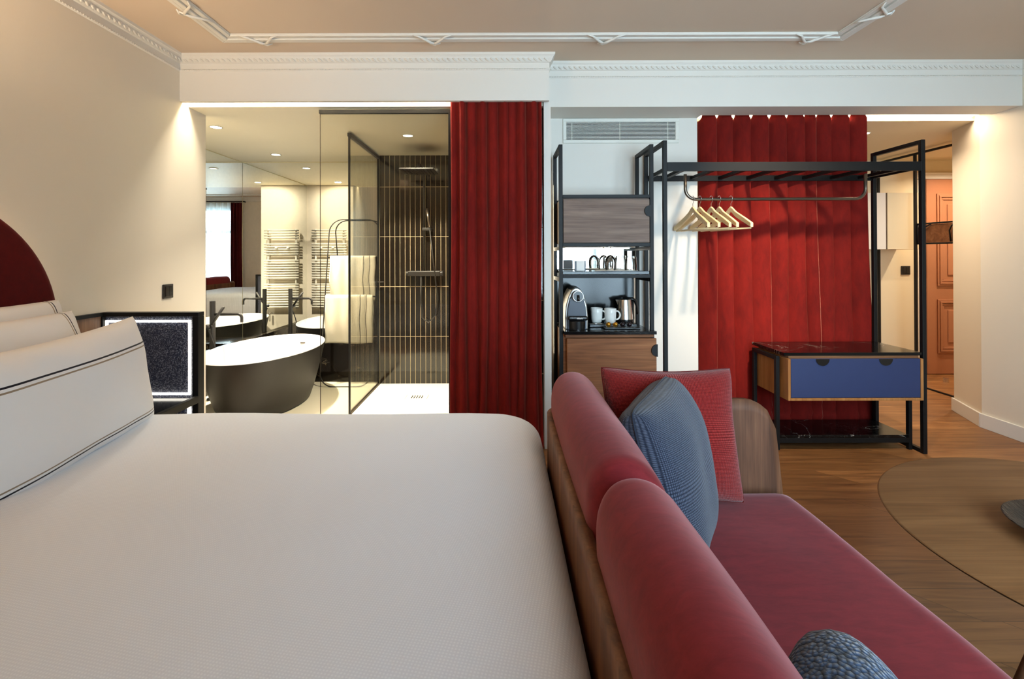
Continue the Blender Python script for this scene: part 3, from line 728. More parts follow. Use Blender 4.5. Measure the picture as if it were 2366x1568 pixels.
for k, (x, y, lab) in enumerate([(0.83, 3.13, 'upside-down tumbler at the front corner of the marble shelf'), (0.785, 3.22, 'upside-down tumbler behind, touching the wine glasses')]):
    u = u1 if k == 0 else copy_tree(u1); u.location = (x, y, zs+0.004); tag(u, lab, 'glass', 'upside-down glasses on the shelf')
tag(MB().lathe([(0.14, 0), (0.142, 0.002), (0.14, 0.003), (0.001, 0.003)], 40, c=(0.75, 3.19, zs), sy=0.75).build('glass_tray', M['paper'], smooth=True, angle=30), 'thin pale tray under the upside-down glasses', 'tray')
cd = tag(empty('menu_card', (0.50, 3.115, zs)), 'small white card in a dark holder on the marble shelf', 'card')
Box('holder', M['plasticgrey'], -0.035, 0.035, -0.01, 0.02, 0, 0.065, cd, bevel=0.002)
Box('card', M['paper'], -0.025, 0.026, -0.013, -0.010, 0.002, 0.064, cd)

# espresso machine
em = tag(empty('espresso_machine', (0.475, 3.10, 0.774)), 'dark blue-grey capsule coffee machine with silver sides on the counter', 'coffee machine')
out = [(-0.073, 0), (-0.074, 0.08), (-0.068, 0.15), (-0.052, 0.21), (-0.032, 0.25), (-0.012, 0.265), (0.012, 0.265), (0.032, 0.25), (0.052, 0.21), (0.068, 0.15), (0.074, 0.08), (0.073, 0)]
MB().prism(out, 0.012, 0.24, 'y').build('body', M['silver'], em, bevel=0.006, segs=3)
sc2 = [(x*0.84, z*0.94) for x, z in out]
MB().prism(sc2, -0.004, 0.02, 'y').build('front_panel', M['plasticgrey'], em, bevel=0.004, segs=3)
top = [(x*0.9, z+0.006) for x, z in out if z > 0.2]
MB().prism(top+[(0.03, 0.235), (-0.03, 0.235)], 0.03, 0.22, 'y').build('lid', M['plasticblack'], em, bevel=0.004)
MB().cyl((0.005, -0.028, 0.215), 0.033, 0.03, 'y', 32).build('dial', M['plasticblack'], em, bevel=0.002)
MB().tube([(0.005+0.033*math.cos(a), -0.027, 0.215+0.033*math.sin(a)) for a in [i*math.pi/16 for i in range(32)]], 0.003, 8, closed=True).build('dial_ring', M['chrome'], em, smooth=True)
MB().tube([(0.005, -0.035, 0.222), (0.006, -0.045, 0.185)], [0.008, 0.006], 10).build('lever', M['plasticblack'], em, smooth=True)
for s in (-1, 1): MB().cyl((0.003+s*0.042, -0.008, 0.19), 0.006, 0.006, 'y', 14).build('button', M['plasticblack'], em)
MB().box(-0.062, 0.066, -0.045, 0.0, 0.062, 0.090).build('spout_head', M['plasticblack'], em, bevel=0.012, segs=4)
MB().lathe([(0.05, 0), (0.052, 0.055), (0.048, 0.058), (0.001, 0.058)], 32, c=(0, -0.012, 0.001), sy=0.72).build('drip_cup', M['plasticblack'], em, smooth=True, angle=40)
txt = bpy.data.curves.new('logo', 'FONT'); txt.body = 'KRUPS'; txt.size = 0.0125; txt.align_x = 'CENTER'; txt.extrude = 0.0003; txt.offset = 0.0004
tmp = bpy.data.objects.new('tmp', txt); col.objects.link(tmp); bpy.context.view_layer.update(); lm = bpy.data.meshes.new_from_object(tmp.evaluated_get(bpy.context.evaluated_depsgraph_get())); bpy.data.objects.remove(tmp); lm.materials.clear(); lm.materials.append(M['paper'])
to = bpy.data.objects.new('logo', lm); col.objects.link(to); to.parent = em; to.location = (0.012, -0.0457, 0.073); to.rotation_euler = (math.pi/2, 0, 0)
# black capsule tray with mugs, kettle, capsules
ct = tag(empty('capsule_tray', (0, 0, 0.774)), 'black glossy serving tray carrying mugs, kettle and capsules', 'tray')
MB().box(0.575, 0.885, 3.19, 3.395, 0.001, 0.022).build('tray_shelf', M['plasticblack'], ct, bevel=0.003)
MB().box(0.655, 0.885, 3.10, 3.19, 0.001, 0.010).build('capsule_rack', M['plasticblack'], ct, bevel=0.003)
MB().tube([(0.575, 3.19, .024), (0.655, 3.19, .024)], 0.003, 8).build('tray_lip', M['chrome'], ct, smooth=True)
zt = 0.774+0.0225
def mug():
    t = empty('mug')
    prof = [(0.001, 0.0), (0.028, 0.0), (0.032, 0.004), (0.037, 0.03), (0.039, 0.07), (0.040, 0.098), (0.0385, 0.099), (0.037, 0.095), (0.035, 0.04), (0.029, 0.008), (0.001, 0.006)]
    MB().lathe(prof, 32, closed=False).build('cup', M['cup'], t, smooth=True)
    pts = [(0.038, 0, 0.080)]+[(0.036+0.030*math.sin(R(a)), 0, 0.052+0.030*math.cos(R(a))) for a in range(20, 165, 15)]+[(0.036, 0, 0.022)]
    MB().tube(pts, 0.0055, 10).build('handle', M['cup'], t, smooth=True); return t
mg = mug(); mg.location = (0.720, 3.235, zt); mg.rotation_euler = (0, 0, R(5)); tag(mg, 'white mug with its handle turned to the kettle', 'mug', 'white mugs beside the kettle')
mg2 = copy_tree(mg); mg2.location = (0.634, 3.265, zt); mg2.rotation_euler = (0, 0, R(-30)); tag(mg2, 'white mug next to the coffee machine', 'mug', 'white mugs beside the kettle')
kt = tag(empty('kettle', (0.832, 3.30, zt)), 'brushed steel electric kettle with black handle on the tray', 'kettle')
MB().lathe([(0.001, 0), (0.058, 0.0), (0.060, 0.006), (0.059, 0.02)], 36, closed=False).build('base', M['plasticblack'], kt, smooth=True, angle=40)
MB().lathe([(0.057, 0.012), (0.056, 0.04), (0.050, 0.10), (0.045, 0.145), (0.043, 0.152), (0.001, 0.153)], 40, closed=False).add([(-0.043, -0.014, 0.150), (-0.043, 0.014, 0.150), (-0.062, 0, 0.150), (-0.047, 0, 0.112)], [(0, 1, 2), (0, 2, 3), (1, 3, 2), (0, 3, 1)]).build('pot', M['steel'], kt, smooth=True, angle=40)
MB().lathe([(0.042, 0.153), (0.040, 0.158), (0.001, 0.160)], 32, closed=False).build('lid', M['plasticblack'], kt, smooth=True)
hp = [(0.012, 0, 0.155), (0.055, 0, 0.154), (0.072, 0, 0.142), (0.082, 0, 0.11), (0.088, 0, 0.065), (0.086, 0, 0.050)]
MB().tube(hp, [0.012, 0.013, 0.012, 0.009, 0.008, 0.006], 12).tube([(0.040, 0, 0.15), (0.050, 0, 0.09), (0.058, 0, 0.02)], [0.012, 0.011, 0.008], 10).build('handle', M['plasticblack'], kt, smooth=True)
def capsule(mt):
    return MB().lathe([(0.001, 0), (0.016, 0.0), (0.0155, 0.002), (0.0145, 0.003), (0.012, 0.018), (0.008, 0.023), (0.001, 0.024)], 20, closed=False).build('coffee_capsule', mt, smooth=True)
labs = ['gold coffee capsule, outermost toward the coffee machine', 'gold coffee capsule beside the dark capsules', 'dark brown coffee capsule beside the gold ones', 'dark purple coffee capsule under the kettle handle']
for k in range(4):
    c = capsule(M['gold'] if k < 2 else M['darkfoil'])
    c.location = (0.682+0.045*k, 3.125, 0.774+0.027); c.rotation_euler = (R(62), 0, 0)
    tag(c, labs[k], 'coffee capsule', 'coffee capsules on the tray')

# ------------------------------------------------------------ clothes frame
FY0, FY1 = 3.03, 3.45; FX0, FX1 = 1.010, 2.655; FT = 0.025
cf = tag(empty('clothes_rack', (0, 0, 0)), 'open black metal clothes frame with slatted top and hanging rail', 'clothes rack')
def floop(x, h=1.97):
    return MB().box(x, x+FT, FY0, FY0+FT, 0, h).box(x, x+FT, FY1-FT, FY1, 0, h).box(x, x+FT, FY0+FT, FY1-FT, h-FT, h).box(x, x+FT, FY0+FT, FY1-FT, 0, FT)
floop(FX0).build('side_frame', M['black'], cf, bevel=0.0015); floop(FX1-FT).build('side_frame', M['black'], cf, bevel=0.0015)
m = MB(); m.box(FX0+FT, FX1-FT, FY0, FY0+0.012, 1.775, 1.832); m.box(FX0+FT, FX1-FT, FY1-0.012, FY1, 1.775, 1.815)
for x in (FX0+FT, FX1-FT-0.012): m.box(x, x+0.012, FY0+.012, FY1-.012, 1.785, 1.81)
m.build('shelf_rim', M['black'], cf, bevel=0.001)
for k in range(8):
    x = FX0+0.13+k*0.1985
    MB().box(x, x+0.028, FY0+0.012, FY1-0.012, 1.786, 1.806).build('shelf_slat', M['black'], cf)
ya = 3.235; x0, x1, zr, rr = 1.225, 2.432, 1.622, 0.07
pts = [(x0, ya, 1.79), (x0, ya, zr+rr)]+[(x0+rr-rr*math.cos(R(a)), ya, zr+rr-rr*math.sin(R(a))) for a in range(15, 91, 15)]
pts += [(x1-rr+rr*math.sin(R(a)), ya, zr+rr-rr*math.cos(R(a))) for a in range(0, 91, 15)]+[(x1, ya, 1.79)]
MB().tube(pts, 0.0105, 12).build('hanging_rail', M['bronze'], cf, smooth=True)

def hanger():
    t = empty('clothes_hanger')
    up = []; lo = []
    for i in range(25):
        q = i/24; x = 0.222*q
        zt_ = -0.075-0.105*(q**1.25)+0.022*math.sin(q*math.pi)*-1*0.3
        zt_ = -0.072 - 0.115*q**1.15 + 0.018*math.exp(-(q/0.16)**2) + 0.01*q*q
        th = 0.034-0.006*q
        up.append((x, zt_)); lo.append((x, zt_-th*(1+0.5*q*(1-q))))
    poly = [(-x, z) for x, z in up[::-1]]+up[1:]+lo[::-1]+[(-x, z) for x, z in lo[1:]]
    m = MB(); n = len(poly)
    # build as quads between upper and lower curves
    U = [(-x, z) for x, z in up[::-1]]+up[1:]; L = [(-x, z) for x, z in lo[::-1]]+lo[1:]
    vs = []; fs = []; k = len(U)
    for i in range(k):
        b = 0.016*(abs(U[i][0])/0.222)**2  # arms sweep slightly forward
        th = 0.007+0.003*(abs(U[i][0])/0.222)
        for (px, pz) in (U[i], L[i]):
            vs.append((px, -th-b, pz)); vs.append((px, th-b, pz))
    for i in range(k-1):
        a = i*4; c = a+4
        fs += [(a, c, c+2, a+2), (a+1, a+3, c+3, c+1), (a, a+1, c+1, c), (a+2, c+2, c+3, a+3)]
    fs += [(0, 2, 3, 1), (k*4-4, k*4-3, k*4-1, k*4-2)]
    m.add(vs, fs); m.build('shoulder', M['hanger'], t, bevel=0.0035, segs=3)
    MB().tube([(-0.205, -0.012, -0.208), (0.205, -0.012, -0.208)], 0.0055, 10).build('trouser_bar', M['hanger'], t, smooth=True)
    pts = [(0, 0, -0.06), (0, 0, -0.035), (0.012, 0, -0.022)]+[(0.0+0.0165*math.cos(R(a)), 0, 0.0005+0.0165*math.sin(R(a))) for a in range(-40, 200, 20)]
    MB().tube(pts, 0.0018, 8).build('hook', M['chrome'], t, smooth=True); return t
h0 = hanger()
labs = ['pale wooden clothes hanger, outermost toward the coffee shelf', 'pale wooden clothes hanger, second from the coffee shelf', 'darker golden wooden clothes hanger in the middle of the five', 'pale wooden clothes hanger, fourth from the coffee shelf', 'pale wooden clothes hanger, last of the five toward the room door']
for k, x in enumerate((1.275, 1.322, 1.398, 1.452, 1.530)):
    h = h0 if k == 0 else copy_tree(h0)
    h.location = (x, ya, zr+0.006-0.001); h.rotation_euler = (0, 0, R(-90+9+(-2, 3, 1, -1, 2)[k])); tag(h, labs[k], 'clothes hanger', 'wooden hangers on the rail')

# ------------------------------------------------------------ luggage console
cs = tag(empty('luggage_console', (0, 0, 0)), 'console with black marble top and blue drawer under the clothes frame', 'console table')
CX0, CX1 = 1.762, 2.632
MB().box(CX0, CX1, 3.035, 3.425, 0.615, 0.635).build('marble_top', M['blackmarble'], cs, bevel=0.002)
MB().box(CX0+0.035, CX1-0.02, 3.045, 3.40, 0.597, 0.615).build('sub_top', M['walnut_x'], cs)
m = MB(); bx0, bx1, by0, by1, bz0, bz1 = CX0+0.018, 2.625, 3.02, 3.40, 0.338, 0.598; t_ = 0.016
m.box(bx0, bx0+t_, by0, by1, bz0, bz1); m.box(bx1-t_, bx1, by0, by1, bz0, bz1); m.box(bx0+t_, bx1-t_, by0, by1, bz0, bz0+t_); m.box(bx0+t_, bx1-t_, by0+0.03, by1, bz1-t_, bz1); m.box(bx0+t_, bx1-t_, by1-0.02, by1, bz0+t_, bz1-t_)
m.build('case', M['oak'], cs, bevel=0.0015)
d = MB().box(bx0+t_+0.002, bx1-t_-0.003, by0+0.001, by0+0.02, bz0+t_+0.002, bz1+0.0).build('drawer_front', M['bluelacquer'], cs, bevel=0.002)
for x in (1.995, 2.390): half_disc((x, bz1), 0.042, 'down', 0.003, by0+0.0).build('finger_pull', M['plasticblack'], d)
m = MB()
for x in (CX0-0.012, 2.598):
    m.box(x, x+FT, 3.10, 3.10+FT, 0, 0.600); m.box(x, x+FT, 3.375, 3.375+FT, 0, 0.600)
m.box(CX0-0.012, CX0-0.012+FT, 3.10+FT, 3.375, 0.575, 0.600)
leg = []
for (x, y) in ((CX0-0.012, 3.10), (CX0-0.012, 3.375), (2.598, 3.10), (2.598, 3.375)):
    MB().box(x, x+0.022, y, y+FT, 0, 0.335 if x > 2 else 0.6).build('leg', M['black'], cs, bevel=0.001)
Box('side_rail', M['black'], CX0-0.012, CX0+0.010, 3.125, 3.375, 0.575, 0.6, cs, bevel=0.001)
m = MB(); m.box(CX0+0.010, 2.598, 3.10, 3.12, 0.045, 0.075); m.box(CX0+0.010, 2.598, 3.38, 3.40, 0.045, 0.075)
m.box(CX0-0.012, CX0+.01, 3.125, 3.375, .045, .075); m.box(2.598, 2.62, 3.125, 3.375, .045, .075)
m.build('shelf_rail', M['black'], cs, bevel=0.001)
Box('lower_shelf', M['blackmarble'], CX0+0.012, 2.596, 3.102, 3.398, 0.0755, 0.094, cs, bevel=0.001)

# ------------------------------------------------------------ hallway
dr = tag(empty('entrance_door', (4.42, YH, 0)), 'terracotta panelled entrance door at the end of the hallway', 'door')
Box('door_leaf', M['terracotta'], 0, 0.90, -0.045, -0.005, 0.005, 2.03, dr, bevel=0.003)
def rect_mould(m, x0, x1, z0, z1, w, h, y):
    for (a, hh) in ((0, h*0.6), (w*0.3, h), (w*0.7, h*0.5)):
        b = a+w*0.3
        m.box(x0+a, x1-a, y-hh, y, z0+a, z0+b); m.box(x0+a, x1-a, y-hh, y, z1-b, z1-a)
        m.box(x0+a, x0+b, y-hh, y, z0+b, z1-b); m.box(x1-b, x1-a, y-hh, y, z0+b, z1-b)
for z0, z1 in ((0.22, 0.78), (0.92, 1.88)):
    m = MB(); rect_mould(m, 0.10, 0.80, z0, z1, 0.065, 0.022, -0.045); m.build('panel_moulding', M['terracotta'], dr, bevel=0.003)
    MB().box(0.21, 0.69, -0.055, -0.045, z0+0.11, z1-0.11).build('raised_panel', M['terracotta'], dr, bevel=0.008, segs=1)
m = MB(); m.box(4.34, 4.415, YH-0.03, YH, 0, 2.03); m.box(4.34, 5.34, YH-0.03, YH, 2.035, 2.08); m.box(4.32, 5.345, YH-0.05, YH, 2.08, 2.10)
struct(m.build('trim_10', M['white'], bevel=0.003))
ds = tag(MB().lathe([(0.001, 0), (0.022, 0), (0.022, 0.022), (0.018, 0.024), (0.018, 0.030), (0.023, 0.032), (0.023, 0.040), (0.001, 0.041)], 24, c=(4.33, 4.73, 0), closed=False).build('door_stop', M['steel'], smooth=True, angle=30), 'small round steel door stop on the hallway floor', 'door stop')
# black framed glazed opening along the hall
gp = tag(empty('hall_screen', (0, 0, 0)), 'slim black metal frame of the hallway opening before the entrance door', 'frame')
xx = 3.93
Box('top_rail', M['black'], xx, xx+0.018, 3.9, 5.07, 2.195, 2.215, gp); Box('threshold', M['black'], xx, xx+0.018, 3.9, 5.07, 0, 0.012, gp)
Box('post', M['black'], xx, xx+0.018, 4.60, 4.622, 0.012, 2.195, gp)
Box('post', M['black'], xx, xx+0.018, 5.05, 5.07, 0.012, 2.195, gp)
cb = tag(empty('wall_cabinet', (0, 0, 0)), 'cream wall cabinet with two plain doors in the hallway', 'cabinet')
Box('body', M['hall'], 3.58, 4.14, 4.80, 5.075, 1.30, 1.86, cb)
Box('door', M['white'], 3.58, 3.795, 4.782, 4.80, 1.30, 1.86, cb, bevel=0.002)  # paler than its neighbour: brighter light on this face put into the paint
Box('door', M['hall'], 3.812, 4.14, 4.782, 4.80, 1.30, 1.86, cb, bevel=0.002)
Box('door_gap_strip', M['bronze'], 3.797, 3.810, 4.79, 4.80, 1.30, 1.86, cb)
def switch(name, loc, rz, label, s=0.043):
    t = tag(empty(name, loc, rz), label, 'switch')
    Box('plate', M['blackmatte'], -s, s, -0.010, 0, -s, s, t, bevel=0.003)
    Box('rocker', M['plasticblack'], -s*0.72, -0.001, -0.014, -0.010, -s*0.72, s*0.72, t, bevel=0.002)
    Box('rocker', M['plasticblack'], 0.001, s*0.72, -0.014, -0.010, -s*0.72, s*0.72, t, bevel=0.002)
    return t
switch('light_switch', (4.23, YH-0.0005, 1.082), 0, 'black wall switch in the hallway below the cream cabinet', 0.046)
switch('light_switch', (XL+0.0005, 2.955, 1.038), R(90), 'black wall switch above the lit glass panel beside the bed')
rk = tag(empty('wall_rack', (0, 0, 0)), 'black metal wall rack with a brown wood board near the entrance door', 'rack')
m = MB()
RX = 3.95
m.tube([(RX, 4.0, 1.535), (RX, 4.61, 1.535)], 0.008, 8); m.tube([(RX, 4.0, 1.35), (RX, 4.61, 1.35)], 0.008, 8); m.tube([(RX, 4.60, 1.35), (RX, 4.60, 1.535)], 0.008, 8)
m.build('rack_frame', M['black'], rk, smooth=True)
Box('board', M['walnut_x'], RX+0.01, RX+0.025, 4.0, 4.60, 1.36, 1.525, rk)
for y in (4.18, 4.45): MB().tube([(RX-0.005, y+0.0, 1.53), (RX-0.02, y+0.05, 1.50), (RX-0.02, y+0.07, 1.46), (RX-0.01, y+0.07, 1.36)], 0.006, 8).build('bracket', M['black'], rk, smooth=True)

# ------------------------------------------------------------ bedside screen, wall panel, nightstand
PY = 2.455
ls = tag(empty('lit_screen', (0, 0, 0)), 'low black framed screen of dark hammered glass with a glowing border beside the bed', 'light panel')
m = MB(); m.box(XL+0.002, -1.545, PY, PY+0.05, 0.945, 0.966); m.box(-1.575, -1.545, PY, PY+0.05, 0, 0.945); m.box(XL+.002, XL+0.02, PY, PY+.05, 0, .945)
m.build('frame', M['black'], ls, bevel=0.002)
Box('glass_panel', M['litglass'], XL+0.02, -1.575, PY+0.02, PY+0.04, 0.02, 0.945, ls)
def ring(x0, x1, z0, z1, w, y0, y1):
    return MB().box(x0, x1, y0, y1, z1-w, z1).box(x0, x1, y0, y1, z0, z0+w).box(x0, x0+w, y0, y1, z0+w, z1-w).box(x1-w, x1, y0, y1, z0+w, z1-w)
ring(-2.025, -1.592, 0.545, 0.925, 0.010, PY+0.010, PY+0.019).build('light_border', M['ledcool'], ls)
ring(-2.025, -1.592, 0.10, 0.515, 0.014, PY+0.008, PY+0.019).build('light_border', M['ledcool'], ls)
wp = tag(empty('wall_panel', (0, 0, 0)), 'walnut panel with a black top rail along the wall behind the pillows', 'wall panel')
Box('panel', M['walnut'], XL, XL+0.012, 0.0, PY, 0.0, 0.948, wp)
Box('top_rail', M['black'], XL, XL+0.022, 0.0, PY, 0.948, 0.966, wp)
tag(MB().box(XL+0.013, XL+0.045, 2.30, 2.345, 0.81, 0.885).build('reading_lamp', M['blackmatte'], bevel=0.012, segs=4), 'small black fitting on the walnut panel behind the pillows', 'lamp')
ns = tag(empty('nightstand', (0, 0, 0)), 'black marble bedside table with a black metal edge beside the lit screen', 'nightstand')
Box('marble_top', M['blackmarble'], XL+0.025, -1.562, 1.99, PY-0.004, 0.515, 0.535, ns)
m = MB(); m.box(-1.56, -1.538, 1.97, PY-0.002, 0.51, 0.545); m.box(XL+0.022, -1.56, 1.97, 1.99, 0.51, 0.54)
m.build('edge_rail', M['black'], ns, bevel=0.002)
Box('leg', M['black'], -1.56, -1.538, 1.97, 1.992, 0, 0.51, ns); Box('leg', M['black'], XL+0.025, XL+0.047, 1.97, 1.992, 0, 0.51, ns)

# ------------------------------------------------------------ bed
bd = tag(empty('bed', (0, 0, 0)), 'large double bed with a smooth white cover in front of the bathroom', 'bed')
Box('base', M['sofawood'], -1.94, 0.06, 0.22, 1.90, 0.06, 0.26, bd, bevel=0.01)
for x in (-1.85, -0.05):
    for y in (0.3, 1.82): Box('leg', M['black'], x, x+0.05, y, y+0.05, 0, 0.06, bd)
rbox(-1.93, 0.05, 0.2, 1.93, 0.26, 0.53, 0.05, 12, None, 'mattress', M['duvet'], bd)
def rrect(x0, x1, y0, y1, r, k=12, e=16):
    pts = []
    for cx, cy, a0, sx, sy, ex, ey in ((x1-r, y0+r, -90, 1, -1, x1, y1-r), (x1-r, y1-r, 0, 1, 1, x0+r, y1), (x0+r, y1-r, 90, -1, 1, x0, y0+r), (x0+r, y0+r, 180, -1, -1, x1-r, y0)):
        for i in range(k+1): pts.append((cx+r*math.cos(R(a0+90*i/k)), cy+r*math.sin(R(a0+90*i/k))))
        lx, ly = pts[-1]
        for i in range(1, e): pts.append((lx+(ex-lx)*i/e, ly+(ey-ly)*i/e))
    return pts
def soft_slab(name, mat, parent, x0, x1, y0, y1, z0, z1, rc, rp, disp, rings=26):
    loops = []
    for k in range(8): loops.append((0.0, z0+(z1-rp-z0)*k/7))
    for k in range(1, 11): a = R(90*k/10); loops.append((rp-rp*math.cos(a), z1-rp+rp*math.sin(a)))
    dmax = min(x1-x0, y1-y0)/2-0.004
    for k in range(1, rings+1): loops.append((rp+(dmax-rp)*(k/rings), z1))
    m = MB(); vs = []; n_ = None
    for d, z in loops:
        P = rrect(x0+d, x1-d, y0+d, y1-d, max(rc-d, 0.001)); n_ = len(P)
        for (x, y) in P: vs.append(Vector((x, y, z))+disp(x, y, z, d))
    fs = []
    for j in range(len(loops)-1):
        for i in range(n_): fs.append((j*n_+i, j*n_+(i+1) % n_, (j+1)*n_+(i+1) % n_, (j+1)*n_+i))
    fs.append(tuple(range((len(loops)-1)*n_, len(loops)*n_)))
    m.add(vs, fs); return m.build(name, mat, parent, smooth=True)
def dd(x, y, z, d):
    top = min(1, max(0, (z-0.4)/0.2))
    w_ = noise.noise(Vector((x*2.0, y*2.0, 0.3)))*0.012+noise.noise(Vector((x*5, y*5, 1.3)))*0.003
    s_ = (1-top)*noise.noise(Vector((x*4, y*4, z*2)))*0.008
    return Vector((s_, s_, w_*top))
soft_slab('cover', M['duvet'], bd, -1.90, 0.142, 0.13, 1.975, 0.20, 0.628, 0.17, 0.075, dd)
# headboard: rounded velvet shape, padded
hb = []
ymid = 1.07
for (cy, cz, r, a0, a1) in ((1.60, 0.94, 0.555, 0, 90), (0.54, 0.94, 0.555, 90, 180)):
    for i in range(25):
        a = R(a0+(a1-a0)*i/24); hb.append((cy+r*math.cos(a), cz+r*math.sin(a)))
hb = [(2.155, 0.3)]+hb+[(-0.015, 0.3)]
hb_c = (1.07, 0.75); m = MB(); vs = []; prof_h = [(1.0, 0.050), (1.0, 0.062)]+[(1-0.028*(1-math.cos(R(a_))), 0.062+0.022*math.sin(R(a_))) for a_ in range(10, 91, 10)]+[(0.9, 0.0855), (0.6, 0.087), (0.3, 0.0875), (0.02, 0.088)]
for k_, h_ in prof_h:
    for (y_, z_) in hb: vs.append((XL+h_, hb_c[0]+(y_-hb_c[0])*k_, hb_c[1]+(z_-hb_c[1])*k_))
nn_ = len(hb); fs = [(j*nn_+i, j*nn_+(i+1) % nn_, (j+1)*nn_+(i+1) % nn_, (j+1)*nn_+i) for j in range(len(prof_h)-1) for i in range(nn_)]
fs.append(tuple(range((len(prof_h)-1)*nn_, len(prof_h)*nn_))); fs.append(tuple(range(nn_)))
m.add(vs, fs); m.build('headboard', M['headvelvet'], bd, smooth=True, angle=60)
Box('headboard_mount', M['black'], XL+0.024, XL+0.05, 0.3, 1.85, 0.5, 0.95, bd)
MB().tube([(XL+0.03, 1.60+0.50*math.cos(R(a_)), 0.94+0.50*math.sin(R(a_))) for a_ in range(0, 91, 6)]+[(XL+0.03, 0.54+0.50*math.cos(R(a_)), 0.94+0.50*math.sin(R(a_))) for a_ in range(90, 181, 6)], 0.006, 8).build('light_strip', emit('led_headboard', (1.0, 0.78, 0.5, 1), 14), bd, smooth=True)
wl = tag(empty('wall_lamp', (XL, 1.10, 1.80)), 'small bronze uplighter on the wall above the dark red headboard', 'lamp')
MB().cyl((0, 0, 0), 0.05, 0.015, 'x').tube([(0.015, 0, 0), (0.09, 0, 0), (0.10, 0, 0.02)], 0.008, 10).build('bracket', M['bronze'], wl, smooth=True, angle=40)
MB().lathe([(0.001, 0.0), (0.03, 0.003), (0.06, 0.025), (0.075, 0.06), (0.072, 0.06), (0.057, 0.03), (0.03, 0.012), (0.001, 0.010)], 32, c=(0.10, 0, 0.02), closed=False).build('bowl_shade', M['bronze'], wl, smooth=True)
MB().cyl((0.10, 0, 0.062), 0.055, 0.003, 'z', 24).build('lens', M['lamp'], wl)
area('uplight', (0.10, 0, 0.07), 0.10, 42, (1.0, 0.78, 0.54), (0.15, 0.25, 1), shape='DISK', parent=wl)

# pillows
def pillow(name, w_, h_, t_, mat, seam=None, pinch=0.05, p=0.42, corner=0.0, nu=44, nv=44, sag=0.0, lumps=0.012, seed=0):
    m = MB(); rnd = random.Random(seed); ox = rnd.uniform(0, 50)
    def surf(s):
        def fn(u, v):
            a = 2*u-1; b = 2*v-1
            a = math.copysign(abs(a)**0.8, a); b = math.copysign(abs(b)**0.8, b)
            x = a*(w_/2)*(1-pinch*(1-b*b)*abs(a)**2*0.0-pinch*(1-b*b)*(abs(a)))
            z = b*(h_/2)*(1-pinch*(1-a*a)*(abs(b)))
            # rounded corners
            k = (abs(a)*abs(b))**6; x *= 1-corner*k; z *= 1-corner*k
            th = t_/2*max(0.0, (1-abs(a)**3.0)*(1-abs(b)**3.0))**p
            th += lumps*noise.noise(Vector((x*7+ox, z*7, s)))*min(1, th/(t_*0.25))
            z -= sag*(1-b)*0.5*abs(a)
            return (x, s*(th+0.002), z)
        return fn
    m.grid(surf(-1), nu, nv); m.grid(surf(1), nu, nv, flip=True)
    o = m.build(name, mat, smooth=True, recalc=False)
    # seal the rim
    bm = bmesh.new(); bm.from_mesh(o.data); bmesh.ops.remove_doubles(bm, verts=bm.verts, dist=0.0045); bmesh.ops.recalc_face_normals(bm, faces=bm.faces); bm.to_mesh(o.data); bm.free()
    for q in o.data.polygons: q.use_smooth = True
    if seam:
        pts = []
        f = surf(-1); N = 40
        for i in range(N): pts.append(f(i/N, 0))
        for i in range(N): pts.append(f(1, i/N))
        for i in range(N): pts.append(f(1-i/N, 1))
        for i in range(N): pts.append(f(0, 1-i/N))
        pts = [(x, 0, z) for x, y, z in pts]
        MB().tube(pts, 0.0025, 6, closed=True).build('seam', seam, o, smooth=True)
    return o
def place(o, loc, yaw, lean_, roll=0):
    o.matrix_world = Matrix.Translation(loc) @ Matrix.Rotation(yaw, 4, 'Z') @ Matrix.Rotation(lean_, 4, 'X') @ Matrix.Rotation(roll, 4, 'Y')
# local: width along X, face normal -Y, height Z
P1 = pillow('pillow', 0.80, 0.425, 0.20, M['case_big'], pinch=0.08, seed=1, lumps=0.01)
place(P1, (-1.405, 1.555, 0.79), R(97), R(-9), R(-1.5)); tag(P1, 'large white pillow with black and tan border lines, in front of the others', 'pillow', 'white bed pillows')
P2 = pillow('pillow', 0.72, 0.44, 0.17, M['case_back'], pinch=0.04, seed=2)
place(P2, (-1.64, 1.54, 0.825), R(90), R(-14), R(0)); tag(P2, 'white pillow with two thin edge lines, between the front pillow and the rearmost', 'pillow', 'white bed pillows')
P3 = pillow('pillow', 0.72, 0.46, 0.15, M['case_back'], pinch=0.04, seed=3)
place(P3, (-1.82, 1.665, 0.845), R(90), R(-10), R(0)); tag(P3, 'rearmost white pillow, leaning on the dark red headboard', 'pillow', 'white bed pillows')

# ------------------------------------------------------------ sofa
sf = tag(empty('sofa', (0, 0, 0)), 'dusty red velvet sofa with a curved walnut shell at the foot of the bed', 'sofa')
